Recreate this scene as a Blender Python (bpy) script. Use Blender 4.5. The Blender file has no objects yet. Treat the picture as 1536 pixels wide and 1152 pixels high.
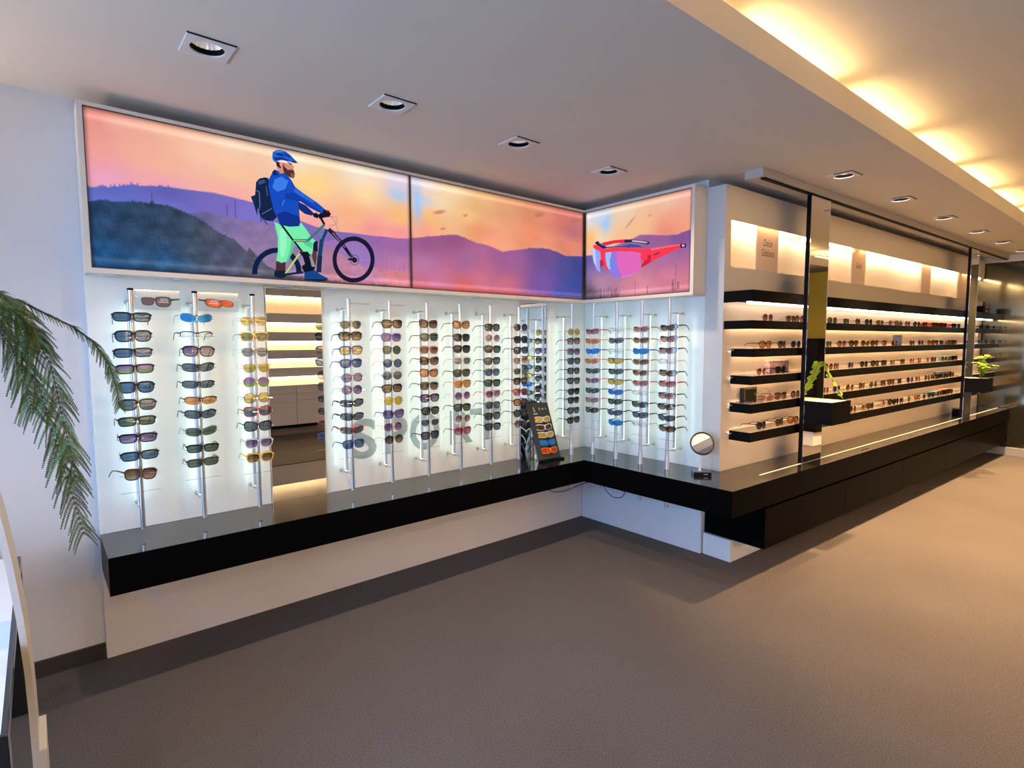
import bpy, bmesh, math, random
import numpy as np
from mathutils import Vector, Matrix
R_ = random.Random(7)
C = bpy.context.scene.collection
SC = bpy.context.scene
PI = math.pi

# ------------------------------------------------------------------ camera
def make_camera():
    f, yaw, pitch, roll = 835.74, math.radians(49.639), math.radians(-4.427), math.radians(-0.194)
    F = Vector((math.cos(yaw)*math.cos(pitch), math.sin(yaw)*math.cos(pitch), math.sin(pitch)))
    R = Vector((math.sin(yaw), -math.cos(yaw), 0)); U = R.cross(F)
    R2 = math.cos(roll)*R + math.sin(roll)*U; U2 = -math.sin(roll)*R + math.cos(roll)*U
    cam = bpy.data.cameras.new('camera'); o = bpy.data.objects.new('camera', cam); C.objects.link(o)
    m = Matrix((R2, U2, -F)).transposed().to_4x4(); m.translation = Vector((-3.4858, -3.1858, 1.5))
    o.matrix_world = m
    cam.sensor_width = 36; cam.lens = 36*f/1536; cam.clip_start = .02; cam.clip_end = 60
    SC.camera = o
make_camera()
SC.view_settings.view_transform = 'Standard'; SC.view_settings.look = 'None'
SC.view_settings.exposure = 0.28; SC.view_settings.gamma = 1.0; SC.view_settings.use_curve_mapping = False
# ------------------------------------------------------------------ world
w = bpy.data.worlds.new('world'); SC.world = w; w.use_nodes = True
w.node_tree.nodes['Background'].inputs[0].default_value = (.62, .78, 1.0, 1); w.node_tree.nodes['Background'].inputs[1].default_value = .8
# ------------------------------------------------------------------ frames of reference
CZ = 2.575                                   # height of the lower ceiling
TH = math.radians(-2.95); O = Vector((0, -1.255, 0))   # the long shelf wall runs at a slight angle
def W(u, v, z):                              # shelf-wall frame (along, out, up) -> world
    return Vector((O.x + u*math.cos(TH) + v*math.sin(TH), O.y + u*math.sin(TH) - v*math.cos(TH), z))
# ------------------------------------------------------------------ large lights
def area(name, loc, rot, sx, sy, power, col, spread=PI):
    l = bpy.data.lights.new(name, 'AREA'); l.shape = 'RECTANGLE'; l.size = sx; l.size_y = sy; l.energy = power; l.color = col; l.spread = spread
    o = bpy.data.objects.new(name, l); C.objects.link(o); o.location = loc; o.rotation_euler = rot; return o
def spot(name, loc, power, col, angle=95, blend=.6, size=.04, tgt=None):
    l = bpy.data.lights.new(name, 'SPOT'); l.energy = power; l.color = col; l.spot_size = math.radians(angle); l.spot_blend = blend; l.shadow_soft_size = size
    o = bpy.data.objects.new(name, l); C.objects.link(o); o.location = loc
    if tgt is not None: o.rotation_euler = (Vector(tgt)-Vector(loc)).to_track_quat('-Z', 'Y').to_euler()
    return o
WARM = (1.0, .58, .27); DAY = (.25, .52, 1.0)
WARM2 = (1.0, .50, .19)
P = dict(window=78, spotA=34, spotC=400, back=50, cove=20, rod=4.6, screen=.84, tube=12, niche=17, shelf=25.0, rear=42)
UP = 2.80                                    # height of the upper ceiling
area('window_daylight', (-5.55, -2.2, 1.45), (0, -PI/2+math.radians(13), 0), 1.9, 2.2, P['window'], DAY, math.radians(125))
SPOT_A = [(-2.953, -.839), (-2.196, -.831), (-1.425, -.824), (-.653, -.811)]
SPOT_C = [(.631, .455), (1.657, .447), (2.731, .435), (3.782, .425), (4.78, .42), (5.75, .415)]
SPOT_FILL = [(-4.8, -2.6), (-3.4, -4.4), (-1.6, -4.4), (.2, -4.45), (2.0, -4.5), (3.8, -4.55)]  # added downlights behind the viewer, for warm fill light
for x, y in SPOT_A: spot('downlight_lamp', (x, y, CZ-.012), P['spotA'], (1, .74, .5), 125, .8, .035, (x+.1, y-.35, 0))
for u, v in SPOT_C: q = W(u, v, CZ-.012); spot('downlight_lamp', q, P['spotC'], WARM, 80, .7, .04, W(u, v+.62, 0))
for x, y in SPOT_FILL: spot('downlight_lamp', (x, y, (CZ if y < -4 else UP)-.012), P['back']*(1.45 if x > 0 else .5), WARM2, 150, .8, .06, (x, y+.5, 0))
FILL_UPLIGHT = (-4.55, -.10, 1.86)  # added uplight out of view, brightens the ceiling at left
spot('fill_uplight_lamp', (FILL_UPLIGHT[0], FILL_UPLIGHT[1]-.06, FILL_UPLIGHT[2]+.03), 42, (1, .72, .48), 150, .9, .06, (FILL_UPLIGHT[0]+.25, FILL_UPLIGHT[1]-.5, CZ))
# ------------------------------------------------------------------ materials
def lin(c): return tuple(((x/255)/12.92 if x/255 <= .04045 else ((x/255+.055)/1.055)**2.4) for x in c)
MATS = {}
def mat(name, col=(.8, .8, .8), rough=.5, metal=0, emis=0, ecol=None, spec=.5, coat=0, noise=None, bump=None):
    if name in MATS: return MATS[name]
    m = bpy.data.materials.new(name); m.use_nodes = True; nt = m.node_tree; b = nt.nodes['Principled BSDF']
    b.inputs['Base Color'].default_value = (*col, 1); b.inputs['Roughness'].default_value = rough; b.inputs['Metallic'].default_value = metal
    b.inputs['Specular IOR Level'].default_value = spec; b.inputs['Coat Weight'].default_value = coat; b.inputs['Coat Roughness'].default_value = .05
    if emis: b.inputs['Emission Color'].default_value = (*(ecol or col), 1); b.inputs['Emission Strength'].default_value = emis
    if noise:
        sc, lo, hi = noise
        tc = nt.nodes.new('ShaderNodeTexCoord'); n = nt.nodes.new('ShaderNodeTexNoise'); n.inputs['Scale'].default_value = sc; n.inputs['Detail'].default_value = 4
        r = nt.nodes.new('ShaderNodeValToRGB'); r.color_ramp.elements[0].position = .3; r.color_ramp.elements[1].position = .7
        r.color_ramp.elements[0].color = (*[c*lo for c in col], 1); r.color_ramp.elements[1].color = (*[min(1, c*hi) for c in col], 1)
        nt.links.new(tc.outputs['Object'], n.inputs['Vector']); nt.links.new(n.outputs['Fac'], r.inputs['Fac']); nt.links.new(r.outputs['Color'], b.inputs['Base Color'])
        if bump:
            bp = nt.nodes.new('ShaderNodeBump'); bp.inputs['Strength'].default_value = bump; bp.inputs['Distance'].default_value = .004
            nt.links.new(n.outputs['Fac'], bp.inputs['Height']); nt.links.new(bp.outputs['Normal'], b.inputs['Normal'])
    MATS[name] = m; return m
def lens_mat(name, tint, mirror=.12, mcol=None, low=None):
    if name in MATS: return MATS[name]
    m = bpy.data.materials.new(name); m.use_nodes = True; nt = m.node_tree; nt.nodes.clear()
    o = nt.nodes.new('ShaderNodeOutputMaterial'); t = nt.nodes.new('ShaderNodeBsdfTransparent'); g = nt.nodes.new('ShaderNodeBsdfGlossy'); mx = nt.nodes.new('ShaderNodeMixShader')
    d = nt.nodes.new('ShaderNodeBsdfDiffuse'); mx2 = nt.nodes.new('ShaderNodeMixShader')
    t.inputs[0].default_value = (*tint, 1); g.inputs['Color'].default_value = (*(mcol or (.9, .9, .9)), 1); g.inputs['Roughness'].default_value = .04
    d.inputs[0].default_value = (*(mcol or [c*.6 for c in tint]), 1)
    mx.inputs[0].default_value = mirror; mx2.inputs[0].default_value = .35 if mcol else .12
    nt.links.new(t.outputs[0], mx.inputs[1]); nt.links.new(g.outputs[0], mx.inputs[2])
    nt.links.new(mx.outputs[0], mx2.inputs[1]); nt.links.new(d.outputs[0], mx2.inputs[2]); nt.links.new(mx2.outputs[0], o.inputs[0])
    if low:                                    # graded tint, top to bottom of the lens
        tc = nt.nodes.new('ShaderNodeTexCoord'); sx = nt.nodes.new('ShaderNodeSeparateXYZ'); mr = nt.nodes.new('ShaderNodeMapRange'); r = nt.nodes.new('ShaderNodeValToRGB')
        mr.inputs[1].default_value = -.016; mr.inputs[2].default_value = .012; r.color_ramp.elements[0].color = (*low, 1); r.color_ramp.elements[1].color = (*tint, 1)
        nt.links.new(tc.outputs['Object'], sx.inputs[0]); nt.links.new(sx.outputs[2], mr.inputs[0]); nt.links.new(mr.outputs[0], r.inputs[0]); nt.links.new(r.outputs[0], t.inputs[0])
        if mcol: nt.links.new(r.outputs[0], d.inputs[0])
    MATS[name] = m; return m
def glass_mat(name, tint, refl=.08):
    return lens_mat(name, tint, refl)
def attr_emission(name, strength):
    m = bpy.data.materials.new(name); m.use_nodes = True; nt = m.node_tree; nt.nodes.clear()
    o = nt.nodes.new('ShaderNodeOutputMaterial'); e = nt.nodes.new('ShaderNodeEmission'); a = nt.nodes.new('ShaderNodeVertexColor'); a.layer_name = 'print'
    e.inputs[1].default_value = strength; nt.links.new(a.outputs[0], e.inputs[0]); nt.links.new(e.outputs[0], o.inputs[0]); MATS[name] = m; return m
def carpet_mat():
    m = mat('carpet', (.105, .092, .082), .95, spec=.1); nt = m.node_tree; b = nt.nodes['Principled BSDF']
    tc = nt.nodes.new('ShaderNodeTexCoord')
    n1 = nt.nodes.new('ShaderNodeTexNoise'); n1.inputs['Scale'].default_value = 190; n1.inputs['Detail'].default_value = 6; n1.inputs['Roughness'].default_value = .85
    n2 = nt.nodes.new('ShaderNodeTexNoise'); n2.inputs['Scale'].default_value = 1.6; n2.inputs['Detail'].default_value = 3
    r = nt.nodes.new('ShaderNodeValToRGB'); r.color_ramp.elements[0].position = .34; r.color_ramp.elements[1].position = .68
    r.color_ramp.elements[0].color = (.045, .042, .042, 1); r.color_ramp.elements[1].color = (.235, .217, .213, 1)
    mx = nt.nodes.new('ShaderNodeMix'); mx.data_type = 'RGBA'; mx.blend_type = 'MULTIPLY'; mx.inputs[0].default_value = .25
    for n in (n1, n2): nt.links.new(tc.outputs['Object'], n.inputs['Vector'])
    nt.links.new(n1.outputs['Fac'], r.inputs['Fac']); nt.links.new(r.outputs['Color'], mx.inputs[6]); nt.links.new(n2.outputs['Fac'], mx.inputs[7]); nt.links.new(mx.outputs[2], b.inputs['Base Color'])
    bp = nt.nodes.new('ShaderNodeBump'); bp.inputs['Strength'].default_value = .02; bp.inputs['Distance'].default_value = .004
    nt.links.new(n1.outputs['Fac'], bp.inputs['Height']); nt.links.new(bp.outputs['Normal'], b.inputs['Normal']); return m
M_carpet = carpet_mat()
M_wall = mat('wall_paint', (.66, .66, .67), .75, noise=(3, .985, 1.015))
M_ceil = mat('ceiling_paint', (.71, .655, .58), .85, noise=(2, .985, 1.015))
M_panel = mat('white_gloss_panel', (.77, .80, .785), .16, spec=.45)
M_white = mat('white_lacquer', (.80, .79, .78), .35)
M_cream = mat('white_shelf_wall', (.80, .71, .59), .30)
M_base = mat('off_white_base', (.78, .755, .78), .45)
M_black = mat('black_lacquer', (.010, .010, .011), .11, spec=1.0)
M_blackf = mat('black_satin_front', (.0025, .0025, .0028), .32, spec=.02)
M_blackm = mat('black_matt', (.003, .003, .0034), .5, spec=.08)
M_frame = mat('light_box_frame', (.76, .69, .59), .45)
M_alu = mat('brushed_aluminium', (.72, .73, .77), .28, 1.0)
M_steel = mat('polished_steel', (.75, .75, .76), .12, 1.0)
M_satin = mat('satin_steel', (.66, .67, .70), .4, .75)
M_mirror = mat('mirror_silver', (.86, .86, .84), .0, 1.0)
M_dark = mat('dark_rubber', (.02, .02, .02), .7)
M_led = mat('white_led', (1, 1, 1), .5, emis=P['rod'], ecol=(.76, 1.0, .88))
M_warm = mat('warm_tube', (1, 1, 1), .5, emis=P['tube'], ecol=(1, .70, .50))
M_cove = mat('cove_tube', (1, 1, 1), .5, emis=P['cove'], ecol=(1, .66, .30))
M_niche = mat('niche_tube', (1, 1, 1), .5, emis=P['niche'], ecol=(1, .74, .50))
M_shelf = mat('shelf_backlight', (1, 1, 1), .5, emis=P['shelf'], ecol=(1, .61, .33))
M_rear = mat('rear_shelf_light', (1, 1, 1), .5, emis=P['rear'], ecol=(1, .68, .34))
M_lamp = mat('lit_lamp_glass', (1, 1, 1), .3, emis=6, ecol=(1, .78, .58))
M_acryl = glass_mat('clear_acrylic', (.93, .96, .97), .06)
M_print = attr_emission('backlit_print', P['screen'])
M_gray = mat('grey_lettering', (.30, .36, .37), .5)
M_leaf = mat('fern_leaf', (.080, .118, .036), .6, spec=.12, noise=(9, .6, 1.6))
M_leaf2 = mat('bright_fern_leaf', (.22, .36, .03), .5, noise=(30, .7, 1.3))
M_stem = mat('fern_stem', (.035, .045, .02), .6)
# ------------------------------------------------------------------ builders
class MB:
    def __init__(s): s.v = []; s.f = []
    def add(s, vs, fs):
        n = len(s.v); s.v += [tuple(q) for q in vs]; s.f += [tuple(i+n for i in f) for f in fs]; return s
    def box(s, x0, x1, y0, y1, z0, z1, T=None):
        vs = [(x, y, z) for z in (z0, z1) for y in (y0, y1) for x in (x0, x1)]
        if T: vs = [T(*q) for q in vs]
        return s.add(vs, [(0, 2, 3, 1), (4, 5, 7, 6), (0, 1, 5, 4), (2, 6, 7, 3), (0, 4, 6, 2), (1, 3, 7, 5)])
    def bevbox(s, x0, x1, y0, y1, z0, z1, b=.003):
        bm = bmesh.new(); bmesh.ops.create_cube(bm, size=1)
        for q in bm.verts: q.co = Vector(((x0+x1)/2+q.co.x*(x1-x0), (y0+y1)/2+q.co.y*(y1-y0), (z0+z1)/2+q.co.z*(z1-z0)))
        bmesh.ops.bevel(bm, geom=list(bm.edges), offset=b, segments=2, affect='EDGES', profile=.5)
        s.bm(bm); return s
    def bm(s, bm):
        bm.verts.index_update(); s.add([q.co.copy() for q in bm.verts], [[q.index for q in f.verts] for f in bm.faces]); bm.free()
    def prism(s, pts, z0, z1):                 # pts counter-clockwise in plan
        n = len(pts); vs = [(x, y, z0) for x, y in pts]+[(x, y, z1) for x, y in pts]
        return s.add(vs, [tuple(range(n-1, -1, -1)), tuple(range(n, 2*n))]+[(i, (i+1) % n, n+(i+1) % n, n+i) for i in range(n)])
    def tube(s, path, r, k=8, cap=True):
        path = [Vector(q) for q in path]; n = len(path); rs = r if isinstance(r, (list, tuple)) else [r]*n
        ref = None; vs = []
        for i, q in enumerate(path):
            t = (path[min(i+1, n-1)]-path[max(i-1, 0)]).normalized()
            if ref is None: ref = Vector((0, 0, 1)) if abs(t.z) < .9 else Vector((1, 0, 0))
            a = t.cross(ref).normalized(); b = a.cross(t).normalized(); ref = b
            for j in range(k):
                A = 2*PI*j/k; vs.append(q+rs[i]*(math.cos(A)*a+math.sin(A)*b))
        fs = [(i*k+j, i*k+(j+1) % k, (i+1)*k+(j+1) % k, (i+1)*k+j) for i in range(n-1) for j in range(k)]
        if cap: fs += [tuple(range(k-1, -1, -1)), tuple(range((n-1)*k, n*k))]
        return s.add(vs, fs)
    def lathe(s, prof, k=24, c=(0, 0, 0), cap=True):     # prof = [(r, z)]
        vs = [(c[0]+r*math.cos(2*PI*j/k), c[1]+r*math.sin(2*PI*j/k), c[2]+z) for r, z in prof for j in range(k)]
        n = len(prof)
        return s.add(vs, [(i*k+j, i*k+(j+1) % k, (i+1)*k+(j+1) % k, (i+1)*k+j) for i in range(n-1) for j in range(k)]
                     + ([tuple(range(k-1, -1, -1))] if cap and prof[0][0] > 0 else []) + ([tuple(range((n-1)*k, n*k))] if cap and prof[-1][0] > 0 else []))
    def mesh(s, name, smooth=False):
        me = bpy.data.meshes.new(name); me.from_pydata([tuple(q) for q in s.v], [], s.f); me.update()
        if smooth:
            for p in me.polygons: p.use_smooth = True
            me.set_sharp_from_angle(angle=math.radians(40)) if hasattr(me, 'set_sharp_from_angle') else None
        return me
    def build(s, name, m, parent=None, smooth=False):
        return link(name, s.mesh(name, smooth), m, parent)
def link(name, me, m, parent=None):
    o = bpy.data.objects.new(name, me); C.objects.link(o)
    if m is not None:
        if not me.materials: me.materials.append(m)
        if me.materials[0] != m: o.material_slots[0].link = 'OBJECT'; o.material_slots[0].material = m
    if parent: o.parent = parent
    return o
def thing(name, label, cat, loc=(0, 0, 0), rz=0, group=None):
    o = bpy.data.objects.new(name, None); C.objects.link(o); o.location = loc; o.rotation_euler = (0, 0, rz); o.empty_display_size = .05
    o['label'] = label; o['category'] = cat
    if group: o['group'] = group
    return o
def tag(o, label, cat, group=None):
    o['label'] = label; o['category'] = cat
    if group: o['group'] = group
    return o
def struct(name, mb, m, parent=None, smooth=False):
    o = mb.build(name, m, parent, smooth); o['kind'] = 'structure'; return o
def text_mesh(s, name, size=1, shear=0, extrude=0, align='CENTER', spacing=1.0, bold=0):
    cu = bpy.data.curves.new(name, 'FONT'); cu.body = s; cu.size = size; cu.shear = shear; cu.extrude = extrude; cu.align_x = align; cu.space_character = spacing; cu.offset = bold; cu.resolution_u = 4
    o = bpy.data.objects.new(name, cu); C.objects.link(o); dg = bpy.context.evaluated_depsgraph_get()
    me = bpy.data.meshes.new_from_object(o.evaluated_get(dg)); bpy.data.objects.remove(o); bpy.data.curves.remove(cu); return me
def fit_text(me, x0, x1, z0, z1, y, axis='x', flip=1):   # lay text on a wall plane
    co = np.array([v.co[:] for v in me.vertices]); lo, hi = co.min(0), co.max(0)
    for v in me.vertices:
        a = (v.co.x-lo[0])/(hi[0]-lo[0]); b = (v.co.y-lo[1])/(hi[1]-lo[1]); d = y-v.co.z
        h = x0+a*(x1-x0); zz = z0+b*(z1-z0)
        v.co = (h, d, zz) if axis == 'x' else (d, h, zz)
    me.update(); return me
ORD = ['first', 'second', 'third', 'fourth', 'fifth', 'sixth', 'seventh', 'eighth', 'ninth', 'tenth', 'eleventh', 'twelfth', 'thirteenth', 'fourteenth', 'fifteenth', 'sixteenth', 'seventeenth', 'eighteenth', 'nineteenth', 'twentieth', 'twenty-first', 'twenty-second', 'twenty-third', 'twenty-fourth']
ART={'sky1':(((-3.251,2.462),(228,140,130)),((-3.158,2.443),(240,175,155)),((-2.98,2.485),(245,185,155)),((-2.699,2.473),(238,203,176)),((-2.374,2.459),(247,225,196)),((-2.035,2.446),(240,225,205)),((-1.78,2.431),(215,205,225)),((-3.235,2.313),(240,165,150)),((-3.238,2.271),(235,150,165)),((-3.216,2.227),(225,160,205)),((-2.988,2.305),(245,180,150)),((-2.991,2.23),(240,165,185)),((-2.704,2.322),(246,196,152)),((-2.708,2.231),(248,170,170)),((-2.306,2.35),(255,215,135)),((-1.997,2.348),(252,218,160)),((-2.081,2.224),(250,180,130)),((-2.312,2.155),(245,165,165)),((-1.96,2.146),(245,150,150)),((-1.784,2.246),(250,190,120)),((-1.786,2.148),(245,150,160)),((-3.114,2.353),(243,175,150)),((-2.848,2.394),(243,194,165)),((-3.244,2.367),(235,150,140))),
'far1c':(((-3.219,2.161),(85,100,180)),((-3.221,2.118),(110,120,210)),((-2.993,2.184),(92,92,170)),((-2.996,2.124),(120,115,205)),((-2.74,2.178),(120,105,185)),((-2.65,2.143),(125,115,200)),((-2.277,2.107),(130,105,175))),
'hrc':(((-1.962,2.088),(150,100,165)),((-1.788,2.068),(160,100,160)),((-1.791,1.949),(190,125,170)),((-2.047,2.004),(150,120,190)),((-1.837,1.866),(215,130,150))),
'mid1c':(((-2.86,2.097),(100,100,150)),((-2.715,2.053),(125,110,160)),((-2.687,1.974),(150,125,165)),((-2.558,2.021),(140,115,160)),((-2.427,1.897),(150,130,165)),((-2.05,1.89),(190,130,165)),((-1.793,1.85),(220,130,140)),((-2.132,1.809),(200,120,130))),
'fr1c':(((-3.247,2.086),(50,80,120)),((-3.128,2.045),(55,80,110)),((-3.257,1.871),(40,95,150)),((-3.007,1.88),(50,100,150)),((-2.867,1.924),(80,95,115)),((-2.751,1.903),(100,100,130)),((-3,2.032),(60,80,105)),((-2.807,1.993),(95,95,115)),((-2.628,1.88),(110,105,120)),((-2.285,1.836),(150,110,120))),
'sky2':(((-1.688,2.478),(215,205,230)),((-1.595,2.455),(240,215,205)),((-1.395,2.468),(245,210,165)),((-1.181,2.439),(230,180,125)),((-1.291,2.336),(245,195,130)),((-.949,2.407),(225,160,115)),((-1.549,2.258),(250,190,120)),((-1.599,2.19),(245,160,140)),((-.697,2.42),(215,140,105)),((-.352,2.42),(215,120,110)),((-.278,2.354),(190,110,120)),((-1.183,2.242),(240,155,110)),((-.698,2.278),(235,140,105)),((-.277,2.227),(235,140,115)),((-1.069,2.166),(245,160,130)),((-.563,2.173),(240,155,125)),((-1.498,2.389),(240,215,180))),
'h2':(((-1.601,2.109),(150,90,140)),((-1.4,2.152),(150,85,130)),((-1.603,1.965),(185,120,165)),((-1.295,2.033),(170,105,155)),((-.951,2.064),(160,95,150)),((-1.186,1.91),(205,115,140)),((-1.556,1.865),(205,120,160)),((-.952,1.88),(205,110,130)),((-.563,2.124),(115,80,140)),((-.35,2.068),(85,80,150)),((-.563,1.903),(125,85,165)),((-.237,1.974),(60,75,150)),((-.238,2.077),(65,70,140)),((-1.297,1.842),(220,100,95)),((-.421,1.836),(70,85,170)),((-1.605,1.832),(215,110,110))),
'sky3':(((-.172,2.469),(235,225,225)),((-.275,2.452),(200,210,230)),((-.562,2.451),(235,205,180)),((-.902,2.458),(235,190,165)),((-1.006,2.482),(240,175,160)),((-.31,2.295),(250,220,180)),((-.208,2.284),(250,190,110)),((-.683,2.313),(245,190,140)),((-.958,2.315),(240,160,130)),((-.907,2.256),(235,140,120)),((-.244,2.187),(245,180,170)),((-.504,2.234),(248,190,140))),
'h3':(((-.175,2.134),(100,90,160)),((-.312,2.068),(140,110,170)),((-.799,2.212),(150,95,150)),((-1.013,2.196),(130,85,150)),((-.911,2.052),(170,110,160)),((-.314,1.941),(190,140,170)),((-.631,1.915),(215,130,150)),((-.913,1.938),(215,125,150)),((-1.021,1.84),(215,130,140)),((-.191,1.862),(80,75,90)),((-.691,1.839),(225,150,160))),
'blob':((-1.817,2.37),(-1.658,2.344),(-.362,2.387)),
'clouds':((-1.499,2.315),(-1.297,2.322),(-1.475,2.214),(-.631,2.42),(-.241,2.435),(-.594,2.36),(-.762,2.379)),
'far1':((-3.278,2.166),(-3.256,2.168),(-3.233,2.179),(-3.21,2.174),(-3.175,2.186),(-3.151,2.193),(-3.12,2.202),(-3.09,2.202),(-3.059,2.207),(-2.976,2.216),(-2.923,2.216),(-2.793,2.221),(-2.713,2.213),(-2.616,2.203),(-2.304,2.124),(-2.179,2.112),(-2.106,2.114)),
'hr':((-2.291,2.035),(-2.18,2.07),(-2.048,2.094),(-1.961,2.111),(-1.89,2.117),(-1.808,2.116),(-1.722,2.125)),
'mid1':((-2.982,2.081),(-2.894,2.107),(-2.846,2.126),(-2.782,2.121),(-2.703,2.108),(-2.619,2.107),(-2.522,2.098),(-2.337,2.037),(-2.182,2.001),(-2.018,1.931),(-1.726,1.921)),
'fr1':((-3.281,2.104),(-3.241,2.118),(-3.201,2.117),(-3.166,2.12),(-3.118,2.128),(-3.05,2.13),(-2.98,2.129),(-2.928,2.111),(-2.875,2.092),(-2.82,2.061),(-2.765,2.026),(-2.707,2.005),(-2.647,1.979),(-2.649,1.948),(-2.557,1.886),(-2.417,1.847),(-2.105,1.83)),
's2':((-1.697,2.13),(-1.557,2.157),(-1.409,2.185),(-1.368,2.187),(-1.306,2.177),(-1.21,2.154),(-1.133,2.15),(-1.043,2.133),(-.985,2.117),(-.914,2.133),(-.791,2.154),(-.728,2.17),(-.664,2.174),(-.598,2.182),(-.531,2.182),(-.449,2.17),(-.364,2.148),(-.144,2.164)),
's2p':((-1.066,2.109),(-1.043,2.133),(-.979,2.155),(-.908,2.138),(-.878,2.127)),
's3':((-.156,2.168),(-.22,2.164),(-.287,2.177),(-.621,2.24),(-.679,2.255),(-.773,2.243),(-.883,2.222),(-.988,2.214),(-1.038,2.225),(-1.087,2.232))}
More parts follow.
